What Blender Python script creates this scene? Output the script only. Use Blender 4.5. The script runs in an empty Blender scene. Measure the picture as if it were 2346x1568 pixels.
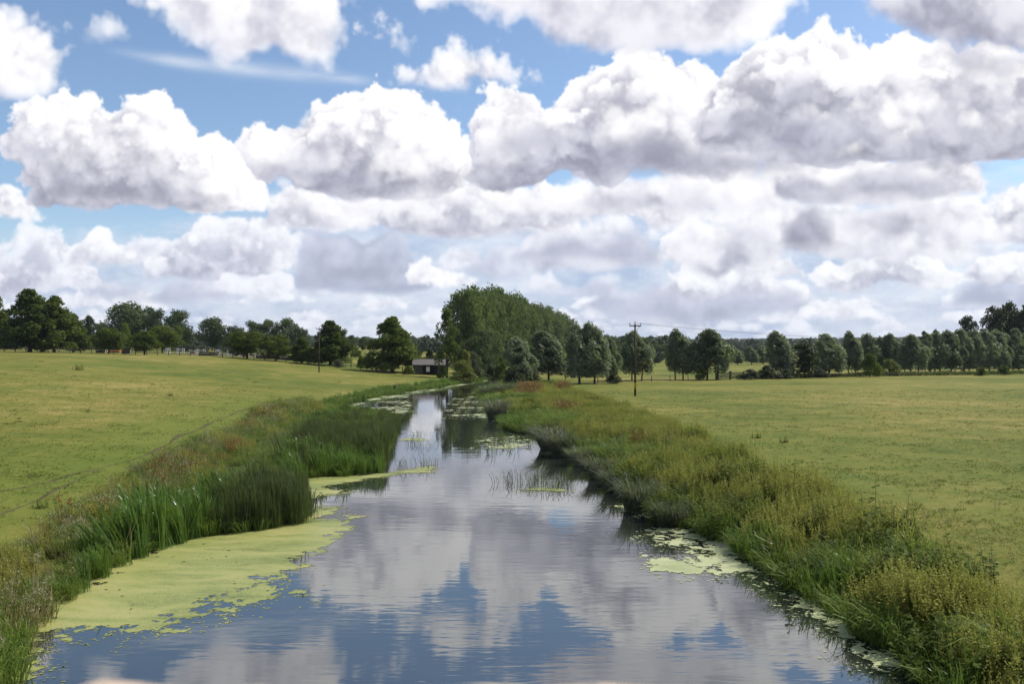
import bpy, math, random
import numpy as np
from math import radians, sin, cos, tan, pi, atan2

SC = bpy.context.scene
COL = SC.collection
F = 1988.0                       # focal length, in 1/2346ths of the picture width
CAM_Z = 5.6                      # eye height over the right-hand meadow
WATER = -0.9
rnd = random.Random(5)
RNG = np.random.default_rng(5)
SUN_AZ, SUN_EL = radians(66), radians(49)   # to the right of the view, a little beyond

# ------------------------------------------------------------------ tagging
def tag(o, label=None, cat=None, group=None, kind=None):
    if label: o['label'] = label
    if cat: o['category'] = cat
    if group: o['group'] = group
    if kind: o['kind'] = kind
    return o

def link(o, parent=None):
    COL.objects.link(o)
    if parent is not None: o.parent = parent
    return o

def empty(name, loc=(0, 0, 0), rz=0., scale=(1, 1, 1)):
    o = bpy.data.objects.new(name, None)
    o.empty_display_size = .3
    o.location = loc; o.rotation_euler = (0, 0, rz); o.scale = scale
    return link(o)

def obj(name, me, parent=None, loc=(0, 0, 0)):
    o = bpy.data.objects.new(name, me)
    o.location = loc
    return link(o, parent)

def copy_tree(o, parent=None):
    c = o.copy(); COL.objects.link(c)
    if parent is not None: c.parent = parent
    for ch in list(o.children): copy_tree(ch, c)
    return c

def np_mesh(name, V, Fc, mats, mi=None, smooth=False):
    V = np.asarray(V, np.float32); Fc = np.asarray(Fc, np.int32)
    me = bpy.data.meshes.new(name)
    k = Fc.shape[1]
    me.vertices.add(len(V)); me.vertices.foreach_set('co', V.ravel())
    me.loops.add(Fc.size); me.loops.foreach_set('vertex_index', Fc.ravel())
    me.polygons.add(len(Fc))
    me.polygons.foreach_set('loop_start', np.arange(0, Fc.size, k, dtype=np.int32))
    for m in (mats if isinstance(mats, (list, tuple)) else [mats]): me.materials.append(m)
    if mi is not None: me.polygons.foreach_set('material_index', np.asarray(mi, np.int32))
    me.polygons.foreach_set('use_smooth', np.full(len(Fc), smooth))
    me.update(calc_edges=True)
    return me

class MB:
    """collects boxes, tubes and rings of one part into one mesh"""
    def __init__(s): s.v = []; s.f = []
    def add(s, v, f):
        n = len(s.v); s.v += [tuple(map(float, p)) for p in v]; s.f += [tuple(i+n for i in q) for q in f]
    def box(s, c, d, rz=0., bev=0.):
        x, y, z = d[0]/2, d[1]/2, d[2]/2
        P = [(-x, -y, -z), (x, -y, -z), (x, y, -z), (-x, y, -z), (-x, -y, z), (x, -y, z), (x, y, z), (-x, y, z)]
        ca, sa = cos(rz), sin(rz)
        s.add([(c[0]+p[0]*ca-p[1]*sa, c[1]+p[0]*sa+p[1]*ca, c[2]+p[2]) for p in P],
              [(0, 3, 2, 1), (4, 5, 6, 7), (0, 1, 5, 4), (1, 2, 6, 5), (2, 3, 7, 6), (3, 0, 4, 7)])
    def tube(s, pts, rad, n=7):
        pts = [np.array(p, float) for p in pts]
        if not hasattr(rad, '__len__'): rad = [rad]*len(pts)
        rings = []; v = []
        for i, p in enumerate(pts):
            d = pts[min(i+1, len(pts)-1)]-pts[max(i-1, 0)]; d /= np.linalg.norm(d)+1e-9
            a = np.cross(d, (0, 0, 1.) if abs(d[2]) < .9 else (1., 0, 0)); a /= np.linalg.norm(a); b = np.cross(d, a)
            for k in range(n):
                t = 2*pi*k/n
                v.append(p+(a*cos(t)+b*sin(t))*rad[i])
        f = []
        for i in range(len(pts)-1):
            for k in range(n):
                f.append((i*n+k, i*n+(k+1) % n, (i+1)*n+(k+1) % n, (i+1)*n+k))
        f.append(tuple(range(n-1, -1, -1))); f.append(tuple(range((len(pts)-1)*n, len(pts)*n)))
        s.add(v, f)
    def mesh(s, name, mat, smooth=False):
        me = bpy.data.meshes.new(name); me.from_pydata(s.v, [], s.f); me.materials.append(mat)
        if smooth:
            for p in me.polygons: p.use_smooth = True
        me.update(); return me
    def build(s, name, mat, parent=None, loc=(0, 0, 0), smooth=False):
        return obj(name, s.mesh(name, mat, smooth), parent, loc)

# ------------------------------------------------------------------ materials
def nodes(name):
    m = bpy.data.materials.new(name); m.use_nodes = True
    nt = m.node_tree; nt.nodes.clear()
    out = nt.nodes.new('ShaderNodeOutputMaterial')
    return m, nt, out

def N(nt, t, **kw):
    n = nt.nodes.new(t)
    for k, v in kw.items():
        if k.startswith('i_'):
            key = k[2:]; key = int(key) if key.isdigit() else key.replace('_', ' ')
            n.inputs[key].default_value = v
        else: setattr(n, k, v)
    return n

def ramp(nt, fac, stops):
    r = nt.nodes.new('ShaderNodeValToRGB')
    e = r.color_ramp.elements
    while len(e) < len(stops): e.new(.5)
    for q, (p, c) in zip(e, stops):
        q.position = p; q.color = (*c, 1)
    nt.links.new(fac, r.inputs[0]); return r.outputs[0]

def mixc(nt, fac, a, b, mode='MIX'):
    m = nt.nodes.new('ShaderNodeMix'); m.data_type = 'RGBA'; m.blend_type = mode
    for k, v in ((0, fac), (6, a), (7, b)):
        if isinstance(v, (int, float)): m.inputs[k].default_value = v
        elif isinstance(v, tuple): m.inputs[k].default_value = (*v, 1)
        else: nt.links.new(v, m.inputs[k])
    return m.outputs[2]

def math_n(nt, op, a, b=None, c=None, clamp=False):
    m = nt.nodes.new('ShaderNodeMath'); m.operation = op; m.use_clamp = clamp
    for k, v in enumerate((a, b, c)):
        if v is None: continue
        if isinstance(v, (int, float)): m.inputs[k].default_value = v
        else: nt.links.new(v, m.inputs[k])
    return m.outputs[0]

def noise(nt, vec, scale, detail=3., rough=.55, dist=0.):
    n = N(nt, 'ShaderNodeTexNoise'); n.inputs['Scale'].default_value = scale; n.inputs['Detail'].default_value = detail
    n.inputs['Roughness'].default_value = rough; n.inputs['Distortion'].default_value = dist
    if vec is not None: nt.links.new(vec, n.inputs['Vector'])
    return n.outputs['Fac']

def leaf_mat(name, dark, light, gloss=.25, trans=.35, rough=.5, wscale=.08, tint=None):
    """leaf with light passing through; colour differs from plant to plant, leaf patch to leaf patch"""
    m, nt, out = nodes(name)
    geo = N(nt, 'ShaderNodeNewGeometry'); info = N(nt, 'ShaderNodeObjectInfo')
    big = noise(nt, geo.outputs['Position'], wscale, 2.)
    small = noise(nt, geo.outputs['Position'], wscale*22, 2.)
    t = math_n(nt, 'ADD', math_n(nt, 'MULTIPLY', big, .7), math_n(nt, 'MULTIPLY', small, .55))
    t = math_n(nt, 'ADD', t, math_n(nt, 'MULTIPLY', info.outputs['Random'], .35))
    t = math_n(nt, 'ADD', t, math_n(nt, 'MULTIPLY', geo.outputs['Random Per Island'], .45))
    t = math_n(nt, 'SUBTRACT', t, .5)
    stops = [(.15, dark), (.85, light)] if tint is None else [(.12, dark), (.62, light), (.95, tint)]
    c = ramp(nt, t, stops)
    p = N(nt, 'ShaderNodeBsdfPrincipled'); p.inputs['Roughness'].default_value = rough
    p.inputs['Specular IOR Level'].default_value = gloss
    nt.links.new(c, p.inputs['Base Color'])
    tr = N(nt, 'ShaderNodeBsdfTranslucent')
    nt.links.new(mixc(nt, .45, c, (.22, .32, .05), 'MIX'), tr.inputs['Color'])
    mx = N(nt, 'ShaderNodeMixShader'); mx.inputs[0].default_value = trans
    nt.links.new(p.outputs[0], mx.inputs[1]); nt.links.new(tr.outputs[0], mx.inputs[2])
    nt.links.new(mx.outputs[0], out.inputs[0])
    return m

def plain_mat(name, c1, c2, scale=3., rough=.7, bump=.0, spec=.3, stretch=(1, 1, 1), coords='Object'):
    m, nt, out = nodes(name)
    tc = N(nt, 'ShaderNodeTexCoord'); mp = N(nt, 'ShaderNodeMapping'); mp.inputs['Scale'].default_value = stretch
    nt.links.new(tc.outputs[coords], mp.inputs['Vector'])
    f = noise(nt, mp.outputs[0], scale, 5., .6)
    p = N(nt, 'ShaderNodeBsdfPrincipled'); p.inputs['Roughness'].default_value = rough
    p.inputs['Specular IOR Level'].default_value = spec
    nt.links.new(ramp(nt, f, [(.3, c1), (.7, c2)]), p.inputs['Base Color'])
    if bump:
        b = N(nt, 'ShaderNodeBump'); b.inputs['Strength'].default_value = bump; b.inputs['Distance'].default_value = .02
        nt.links.new(noise(nt, mp.outputs[0], scale*4, 5.), b.inputs['Height']); nt.links.new(b.outputs[0], p.inputs['Normal'])
    nt.links.new(p.outputs[0], out.inputs[0])
    return m

M = {}
M['lime'] = leaf_mat('lime_leaf', (.020, .035, .007), (.120, .150, .026), gloss=.08, wscale=.10)
M['round'] = leaf_mat('field_tree_leaf', (.022, .036, .006), (.110, .135, .022), gloss=.08, wscale=.10)
M['willow'] = leaf_mat('willow_leaf', (.100, .124, .078), (.270, .298, .205), gloss=.25, trans=.45, rough=.45, wscale=.12)
M['poplar'] = leaf_mat('poplar_leaf', (.030, .054, .016), (.128, .170, .052), gloss=.08, wscale=.07)
M['oak'] = leaf_mat('distant_tree_leaf', (.030, .050, .022), (.108, .140, .060), gloss=.08, wscale=.06, trans=.25)
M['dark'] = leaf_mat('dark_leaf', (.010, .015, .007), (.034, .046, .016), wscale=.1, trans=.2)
M['bush'] = leaf_mat('bush_leaf', (.026, .044, .008), (.115, .145, .024), gloss=.06, rough=.6, wscale=.15)
M['olive'] = leaf_mat('olive_leaf', (.050, .064, .010), (.220, .225, .032), wscale=.15)
M['greybush'] = leaf_mat('grey_leaf', (.035, .040, .026), (.110, .115, .085), wscale=.15)
M['far'] = leaf_mat('far_wood_leaf', (.020, .032, .022), (.050, .070, .042), wscale=.01, trans=.15)
M['bark'] = plain_mat('bark', (.030, .024, .018), (.075, .062, .048), 4., .9, .6, stretch=(1, 1, .3))
M['grass'] = leaf_mat('bank_grass', (.055, .105, .015), (.185, .255, .044), gloss=.16, rough=.5, wscale=.2)
M['reed'] = leaf_mat('reed_blade', (.030, .080, .010), (.120, .210, .030), gloss=.5, rough=.35, wscale=.25)
M['rush'] = leaf_mat('bulrush_stem', (.016, .026, .010), (.050, .062, .024), gloss=.25, wscale=.25, tint=(.085, .062, .035))
M['sedge'] = leaf_mat('sedge_blade', (.046, .048, .036), (.160, .158, .120), gloss=.2, trans=.3, rough=.5, wscale=.4)
M['herb'] = leaf_mat('herb_leaf', (.070, .112, .019), (.275, .282, .052), gloss=.12, trans=.42, rough=.6, wscale=.12, tint=(.410, .345, .080))
M['spike'] = leaf_mat('herb_flower_spike', (.235, .215, .046), (.410, .370, .100), gloss=.1, wscale=.2, trans=.35)
M['dock'] = leaf_mat('dock_seed', (.120, .045, .014), (.260, .110, .036), wscale=.3, trans=.15)
M['thistle'] = leaf_mat('thistle_down', (.130, .120, .065), (.430, .390, .270), wscale=.3, trans=.25)
M['turf'] = leaf_mat('meadow_tuft', (.062, .090, .013), (.150, .158, .030), wscale=.15, tint=(.225, .185, .060))
M['straw'] = leaf_mat('dry_stem', (.150, .115, .045), (.320, .255, .120), wscale=.2, trans=.2)
M['dryturf'] = leaf_mat('dry_grass', (.120, .100, .035), (.250, .200, .085), wscale=.15)
M['wood'] = plain_mat('weathered_wood', (.060, .050, .040), (.130, .112, .090), 5., .85, .3, stretch=(6, 6, 1))
M['polewood'] = plain_mat('tarred_pole', (.028, .021, .016), (.070, .052, .038), 3., .8, .3, stretch=(6, 6, .6))
M['metal'] = plain_mat('galvanised', (.18, .18, .19), (.30, .30, .31), 8., .45)
M['porcelain'] = plain_mat('brown_insulator', (.05, .03, .02), (.08, .045, .03), 8., .25, 0., .5)
M['wire'] = plain_mat('wire', (.03, .03, .035), (.05, .05, .055), 8., .6)
M['yellow'] = plain_mat('yellow_sign', (.60, .42, .02), (.68, .48, .03), 8., .5)
M['black'] = plain_mat('black_mark', (.01, .01, .01), (.015, .015, .015), 8., .5)
M['white'] = plain_mat('white_paint', (.70, .70, .68), (.82, .82, .80), 6., .5)
M['orange'] = plain_mat('orange_paint', (.50, .15, .05), (.62, .21, .08), 6., .5)
M['darkboard'] = plain_mat('dark_board', (.025, .020, .018), (.060, .048, .040), 6., .8)
M['blue'] = plain_mat('blue_paint', (.05, .12, .35), (.07, .17, .45), 6., .5)
M['barnstone'] = plain_mat('barn_stone', (.050, .048, .042), (.115, .108, .092), 2.2, .9, .8)
M['slate'] = plain_mat('slate_roof', (.075, .068, .066), (.150, .136, .132), 3., .75, .5, stretch=(1, 4, 1))
M['parapet'] = plain_mat('parapet_stone', (.36, .27, .20), (.52, .42, .33), 9., .9, .9)
M['mud'] = None

# ------------------------------------------------------------------ terrain
LB = np.array([(5, -9.6), (18, -10.3), (22, -11.5), (26.3, -12.0), (30, -12.4), (45, -14.0), (60, -16.5), (94, -20.0), (123, -18.), (152, -12.5), (190, -5.), (260, 1.), (420, 14.), (6000, 300.)])
RB = np.array([(5, 9.), (17.5, 8.1), (20.2, 7.9), (24.4, 7.4), (30, 6.9), (33, 5.6), (38, 5.0), (49.7, 3.9), (64.6, 2.2), (80.8, -1.3), (99, -2.9), (123, -4.3), (161, -1.0), (190, 2.5), (260, 8.), (420, 20.), (6000, 304.)])
def xl(Y): return np.interp(Y, LB[:, 0], LB[:, 1])
def xr(Y): return np.interp(Y, RB[:, 0], RB[:, 1])
_k = RNG.uniform(-1, 1, (10, 2)); _p = RNG.uniform(0, 6.28, 10)
def bumpy(X, Y, s):
    r = 0
    for i in range(10): r = r+np.sin((_k[i, 0]*X+_k[i, 1]*Y)*s*(1+.35*i)+_p[i])/(1+.35*i)
    return r/4
def sstep(a, b, x):
    t = np.clip((x-a)/(b-a), 0, 1); return t*t*(3-2*t)
def terrain(X, Y):
    X = np.asarray(X, float); Y = np.asarray(Y, float)
    dl = xl(Y)-X; dr = X-xr(Y)
    wob = bumpy(X, Y, 1.1)*.35
    z = np.where(dl > dr, np.interp(dl+wob*np.clip(dl, 0, 1), [-3, -.6, 0, 1.2, 4, 10, 23, 40, 65, 113, 220, 600], [-2.2, -1.5, -1.02, -.55, -.2, .15, .85, 2.15, 3.85, 4.95, 5.5, 6.5]),
                 np.interp(dr+wob*np.clip(dr, 0, 1), [-3, -.6, 0, 1.2, 3, 8], [-2.2, -1.5, -1.02, -.6, -.3, 0.]))
    out = np.maximum(dl, dr)
    z = z+bumpy(X, Y, .12)*.10*sstep(3, 14, out)+bumpy(X, Y, .6)*.03*sstep(2, 6, out)
    R = np.hypot(X, Y)
    z = z+sstep(900, 2400, R)*(15+9*bumpy(X, Y, .0018))+.0045*np.clip(R-330, 0, 900)*np.where(dl > 0, .6, 1.)
    return z
def gz(x, y): return float(terrain(x, y))
_YS = np.exp(np.linspace(np.log(7), np.log(2500), 1600))
def ground_at(px, py, zw=None):
    """where the sight line through a point of the view meets the ground (or the water level)"""
    if zw is not None:
        Y = (CAM_Z-zw)*F/(py-800); return np.array([(px-1173)/F*Y, Y, zw])
    X = (px-1173)/F*_YS; Z = CAM_Z-(py-800)/F*_YS
    h = terrain(X, _YS)
    i = np.argmax(Z <= h) if (Z <= h).any() else len(_YS)-1
    Y = _YS[i]; return np.array([X[i], Y, h[i]])
def at_depth(px, Y):
    x = (px-1173)/F*Y; return np.array([x, Y, gz(x, Y)])

def build_ground():
    ang = np.radians(np.concatenate([np.linspace(-75, -36, 40), np.linspace(-35.8, 35.8, 560), np.linspace(36, 75, 40)]))
    rad = np.concatenate([np.linspace(3, 14, 14)[:-1], np.exp(np.linspace(np.log(14), np.log(4200), 400))])
    A, R = np.meshgrid(ang, rad)
    X = R*np.sin(A); Y = R*np.cos(A); Z = terrain(X, Y)
    V = np.stack([X, Y, Z], -1).reshape(-1, 3)
    na, nr = len(ang), len(rad)
    i = np.arange(nr-1)[:, None]*na+np.arange(na-1)[None]
    Fc = np.stack([i, i+1, i+na+1, i+na], -1).reshape(-1, 4)[:, ::-1]
    m, nt, out = nodes('meadow')
    geo = N(nt, 'ShaderNodeNewGeometry'); P = geo.outputs['Position']
    n1 = noise(nt, P, .035, 4., .6); n2 = noise(nt, P, .35, 5., .65); n3 = noise(nt, P, 2.6, 5., .75); n4 = noise(nt, P, 15., 4., .8)
    t = math_n(nt, 'ADD', math_n(nt, 'MULTIPLY', n1, 1.6), math_n(nt, 'MULTIPLY', n2, 1.0))
    t = math_n(nt, 'ADD', t, math_n(nt, 'MULTIPLY', n3, 1.05))
    t = math_n(nt, 'SUBTRACT', math_n(nt, 'ADD', t, math_n(nt, 'MULTIPLY', n4, .75)), 1.69)
    c = ramp(nt, t, [(.10, (.048, .078, .010)), (.38, (.102, .120, .018)), (.62, (.156, .150, .030)), (.90, (.255, .205, .066))])
    # cooler, ranker patches
    pch = ramp(nt, noise(nt, P, .09, 4., .7, .6), [(.56, (0, 0, 0)), (.68, (1, 1, 1))])
    c = mixc(nt, math_n(nt, 'MULTIPLY', pch, .5), c, (.062, .112, .016))
    # a lusher strip beside the river, where the path runs
    at = N(nt, 'ShaderNodeAttribute'); at.attribute_name = 'lush'
    lf = math_n(nt, 'MULTIPLY', at.outputs['Fac'], math_n(nt, 'ADD', math_n(nt, 'MULTIPLY', n2, .9), .05), clamp=True)
    c = mixc(nt, lf, c, (.098, .140, .018))
    b = N(nt, 'ShaderNodeBump'); b.inputs['Strength'].default_value = .9; b.inputs['Distance'].default_value = .05
    hh = math_n(nt, 'ADD', math_n(nt, 'MULTIPLY', n3, 1.), math_n(nt, 'MULTIPLY', n4, .7))
    nt.links.new(hh, b.inputs['Height'])
    # bare, wet soil under the bank plants
    sep = N(nt, 'ShaderNodeSeparateXYZ'); nt.links.new(P, sep.inputs[0])
    wet = math_n(nt, 'MULTIPLY_ADD', sep.outputs['Z'], -2.2, -.75, clamp=True)
    c = mixc(nt, wet, c, (.022, .020, .010))
    p = N(nt, 'ShaderNodeBsdfPrincipled'); p.inputs['Roughness'].default_value = .9; p.inputs['Specular IOR Level'].default_value = .12
    nt.links.new(c, p.inputs['Base Color']); nt.links.new(b.outputs[0], p.inputs['Normal']); nt.links.new(p.outputs[0], out.inputs[0])
    me = np_mesh('ground', V, Fc, m, smooth=True)
    dl = (xl(Y)-X).ravel(); dr = (X-xr(Y)).ravel(); yy = Y.ravel()
    lu = sstep(2, 5, dl)*(1-sstep(8, 15, dl))*(1-sstep(80, 130, yy))*.95+sstep(6, 9, dr)*(1-sstep(12, 26, dr))*(1-sstep(40, 75, yy))*.55
    at_ = me.attributes.new('lush', 'FLOAT', 'POINT'); at_.data.foreach_set('value', lu.astype(np.float32))
    o = obj('ground', me)
    tag(o, 'grazed olive-green meadows on both sides of the river, rolling off to low hills', 'meadow', kind='structure')

def build_water():
    m, nt, out = nodes('river_water')
    geo = N(nt, 'ShaderNodeNewGeometry')
    mp = N(nt, 'ShaderNodeMapping'); mp.inputs['Scale'].default_value = (.55, 2.6, 1.); nt.links.new(geo.outputs['Position'], mp.inputs['Vector'])
    a = noise(nt, mp.outputs[0], 1.3, 2.5, .5, .5)
    mp2 = N(nt, 'ShaderNodeMapping'); mp2.inputs['Scale'].default_value = (.8, 2.0, 1.); mp2.inputs['Rotation'].default_value = (0, 0, .2); nt.links.new(geo.outputs['Position'], mp2.inputs['Vector'])
    c = noise(nt, mp2.outputs[0], .38, 3., .5)
    calm = ramp(nt, noise(nt, geo.outputs['Position'], .09, 3., .6), [(.38, (.35, .35, .35)), (.62, (1, 1, 1))])
    h = math_n(nt, 'ADD', math_n(nt, 'MULTIPLY', a, calm), math_n(nt, 'MULTIPLY', c, 1.2))
    b = N(nt, 'ShaderNodeBump'); b.inputs['Strength'].default_value = .55; b.inputs['Distance'].default_value = .0065
    nt.links.new(h, b.inputs['Height'])
    p = N(nt, 'ShaderNodeBsdfPrincipled')
    p.inputs['Base Color'].default_value = (.020, .024, .020, 1); p.inputs['Roughness'].default_value = .008
    p.inputs['IOR'].default_value = 2.7; p.inputs['Specular IOR Level'].default_value = .5
    nt.links.new(b.outputs[0], p.inputs['Normal']); nt.links.new(p.outputs[0], out.inputs[0])
    ys = np.concatenate([np.linspace(3, 60, 40), np.linspace(64, 420, 60)])
    V = []; 
    for y in ys: V += [(xl(y)-2.5, y, WATER), (xr(y)+2.5, y, WATER)]
    i = np.arange(len(ys)-1)*2
    Fc = np.stack([i, i+1, i+3, i+2], -1)
    o = obj('river', np_mesh('river', V, Fc, m))
    tag(o, 'calm river mirroring the cloudy sky between reedy banks', 'river', kind='structure')

# ---- cloud field, computed in code: polygons are silhouettes in tangent space of the sky (units: 1/1988 of the tangent)
SX0, SX1, SY0, SY1, SST = -360, 2706, -260, 836, 2.0
SW, SH = int((SX1-SX0)/SST), int((SY1-SY0)/SST)

def worley_tile(n, cells, rng):
    c = n//cells
    pts = rng.random((cells, cells, cells, 3)).astype(np.float32)
    g = (np.arange(n, dtype=np.float32)+.5)/c
    ci = np.floor(g).astype(int); fr = g-ci
    best = np.full((n, n, n), 9., np.float32)
    for i in (-1, 0, 1):
        for j in (-1, 0, 1):
            for k in (-1, 0, 1):
                P = pts[np.ix_((ci+i) % cells, (ci+j) % cells, (ci+k) % cells)]
                d = (P[..., 0]+(i-fr)[:, None, None])**2
                d += (P[..., 1]+(j-fr)[None, :, None])**2
                d += (P[..., 2]+(k-fr)[None, None, :])**2
                np.minimum(best, d, out=best)
    return np.sqrt(best)

def value_tile(n, cells, rng):
    v = rng.random((cells, cells, cells)).astype(np.float32)
    t = np.arange(n)*cells/n
    i0 = np.floor(t).astype(int); f = (t-i0).astype(np.float32); f = f*f*(3-2*f); i1 = (i0+1) % cells
    for ax in range(3):
        a = np.take(v, i0, axis=ax); b = np.take(v, i1, axis=ax)
        sh = [1, 1, 1]; sh[ax] = n; w = f.reshape(sh)
        v = a*(1-w)+b*w
    return v-.5

def make_tiles(seed=3):
    rng = np.random.default_rng(seed)
    n = 128
    W = sum(a*(.52-worley_tile(n, c, rng)) for c, a in ((4, 1.), (8, .68), (16, .50), (32, .38)))
    V = sum(a*value_tile(n, c, rng) for c, a in ((4, 1.), (8, .66), (16, .46), (32, .34), (64, .22)))
    return W.astype(np.float32), V.astype(np.float32)

def rough_poly(poly, rng, amp=.16, levels=2):
    P = [np.array(p, float) for p in poly]
    base = max(p[1] for p in P)
    for _ in range(levels):
        Q = []
        for i, p in enumerate(P):
            q = P[(i+1) % len(P)]; d = q-p; l = np.hypot(*d); n = np.array([-d[1], d[0]])
            low = (p[1]+q[1])/2 > base-18
            Q += [p, (p+q)/2+n*rng.normal()*amp*(.35 if low else 1.)*(1 if l > 24 else 0)]
        P = Q; amp *= .8
    return [tuple(p) for p in P]

def poly_sd(poly, X, Y):
    best = np.full(X.shape, 1e9); inside = np.zeros(X.shape, bool)
    for i in range(len(poly)):
        x0, y0 = poly[i]; x1, y1 = poly[(i+1) % len(poly)]
        dx, dy = x1-x0, y1-y0
        t = np.clip(((X-x0)*dx+(Y-y0)*dy)/(dx*dx+dy*dy+1e-9), 0, 1)
        best = np.minimum(best, np.hypot(X-x0-t*dx, Y-y0-t*dy))
        if y0 != y1:
            inside ^= ((y0 > Y) != (y1 > Y)) & (X < (x1-x0)*(Y-y0)/(y1-y0)+x0)
    return np.where(inside, best, -best)

def bil(a, ny, nx):
    y = np.linspace(0, a.shape[0]-1, ny); x = np.linspace(0, a.shape[1]-1, nx)
    y0 = np.minimum(y.astype(int), a.shape[0]-2); x0 = np.minimum(x.astype(int), a.shape[1]-2)
    fy = (y-y0)[:, None]; fx = (x-x0)[None]
    return (a[y0][:, x0]*(1-fy)*(1-fx)+a[y0][:, x0+1]*(1-fy)*fx+a[y0+1][:, x0]*fy*(1-fx)+a[y0+1][:, x0+1]*fy*fx).astype(np.float32)

def lk(t, iz, ix):
    n = t.shape[0]
    z0 = np.floor(iz).astype(int) % n; x0 = np.floor(ix).astype(int) % n
    fz = (iz-np.floor(iz)).astype(np.float32)[:, None]; fx = (ix-np.floor(ix)).astype(np.float32)[None]
    r = t[z0]*(1-fz)+t[(z0+1) % n]*fz
    return r[:, x0]*(1-fx)+r[:, (x0+1) % n]*fx

def shift(a, s, axis):          # out[i] = a[i+s], zero/edge filled
    k = int(np.floor(s)); f = s-k
    n = a.shape[axis]
    idx = np.arange(n)
    i0 = np.clip(idx+k, 0, n-1); i1 = np.clip(idx+k+1, 0, n-1)
    if f < 1e-4: return np.take(a, i0, axis=axis)
    return np.take(a, i0, axis=axis)*(1-f)+np.take(a, i1, axis=axis)*f

def march_cloud(poly, W, V, rng, amp=26., scale=1., wisp=.35, soft=5., ext=17., depth=100., dark=1., bright=1., haze=0., flat=1., opac=1., big=.9, lump=1.0, sh=2.1):
    """poly in (px, py-down). Returns (x0, y0, rgb premultiplied, alpha) on the SST grid."""
    P = np.array(poly, float)
    m = amp*2.2+10
    x0 = np.floor((P[:, 0].min()-m)/SST)*SST; x1 = P[:, 0].max()+m
    y0 = np.floor((P[:, 1].min()-m)/SST)*SST; y1 = P[:, 1].max()+min(m, 24)
    x0 = max(x0, SX0); x1 = min(x1, SX1); y0 = max(y0, SY0-60); y1 = min(y1, SY1)
    nx = max(8, int((x1-x0)/SST)); nz = max(8, int((y1-y0)/SST))
    cx = np.linspace(x0, x1, max(4, nx//4)); cy = np.linspace(y0, y1, max(4, nz//4))
    X, Y = np.meshgrid(cx, cy)
    S = bil(poly_sd(poly, X, Y), nz, nx)
    base = P[:, 1].max(); top = P[:, 1].min()
    yy = y0+np.arange(nz)*SST
    hb = np.clip((base-yy)/max(30, .3*(base-top)), 0, 1).astype(np.float32)      # 0 at base
    hdisp = (1-flat*.55*(1-hb))[:, None]
    smax = max(float(S.max()), 8.)
    dstep = 4.0
    half = np.sqrt(2*depth*(smax+amp*1.1))
    nd = int(np.clip(2*half/dstep, 6, 120)); dstep = 2*half/nd
    dd = -half+(np.arange(nd)+.5)*dstep
    o = rng.integers(0, 128, 3)
    n = 128
    iz = (np.arange(nz)/scale+o[0]) % n
    ix = (np.arange(nx)/scale+o[1]) % n
    idp = ((dd/SST/scale).astype(int)+o[2]) % n
    o2 = rng.integers(0, 128, 3)
    iz2 = (np.arange(nz)*.61/scale+o2[0]) % n
    ix2 = (np.arange(nx)*.61/scale+o2[1]) % n
    id2 = ((dd/SST*.61/scale).astype(int)+o2[2]) % n
    iz3 = (np.arange(nz)*.37/scale+o2[1]) % n
    ix3 = (np.arange(nx)*.37/scale+o2[2]) % n
    id3 = ((dd/SST*.37/scale).astype(int)+o2[0]) % n
    D = np.empty((nd, nz, nx), np.float32); M = np.empty_like(D)
    sf = (soft*(1+2.2*(1-np.clip((base-yy)/45., 0, 1))))[:, None].astype(np.float32)
    for k in range(nd):
        disp = lk(W[idp[k]], iz, ix)*(1-wisp)*1.25+lk(V[id2[k]], iz2, ix2)*(wisp*1.6+.4)+lk(W[id3[k]], iz3, ix3)*big
        D[k] = np.clip((S-dd[k]**2/(2*depth)+disp*amp*hdisp)/sf, 0, 1)
        M[k] = np.clip(1+lump*(disp-.15), .55, 1.7)
    # sun sweep from the top down (sun to the right, high, slightly beyond)
    sx, sz, sd = .70, .70, -.12
    tau = np.zeros((nd, nx), np.float32); T = np.empty_like(D)
    for z in range(nz):
        T[:, z] = tau
        tau = tau+D[:, z]*(SST/sz/ext/sh)
        tau = shift(shift(tau, sx/sz, 1), sd/sz*SST/dstep, 0)
    Ls = .62*np.exp(-T)+.30*np.exp(-.30*T)+.24*np.exp(-.075*T)
    hgt = np.clip((base-yy)/max(60., base-top), 0, 1).astype(np.float32)
    amb = (.40+.20*hgt)/dark
    # view march
    tilt = np.clip((800-.5*(base+top))/1988., 0, .45)
    A = np.zeros((nz, nx), np.float32); L = np.zeros((nz, nx), np.float32); H = np.zeros((nz, nx), np.float32)
    tr = np.ones((nz, nx), np.float32)
    for k in range(nd):
        s = -tilt*dd[k]/SST
        den = shift(D[k], s, 0); lum = shift(Ls[k]*M[k], s, 0); am = shift(amb[:, None]*M[k]**.5, s, 0)
        a = 1-np.exp(-den*dstep/ext*1.5*opac)
        w = tr*a
        L += w*lum; H += w*am; tr *= 1-a
    A = 1-tr
    sunc = np.array((1., .985, .965), np.float32)*1.0*bright; ambc = np.array((.92, .94, 1.14), np.float32)
    rgb = L[..., None]*sunc+H[..., None]*ambc
    aa = np.maximum(A, 1e-4)[..., None]
    rgb = aa*1.08*(1-np.exp(-1.42*(rgb/aa)**1.45))
    lum = np.clip(rgb.mean(-1, keepdims=True)/aa, 0, 1)
    rgb = rgb*(np.array((.975, .97, 1.06), np.float32)*(1-lum)+np.array((1.01, 1., 1.), np.float32)*lum)
    hz = np.array((.52, .61, .80), np.float32)
    rgb = rgb*(1-haze)+A[..., None]*hz*haze
    return x0, y0, rgb, A

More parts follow.
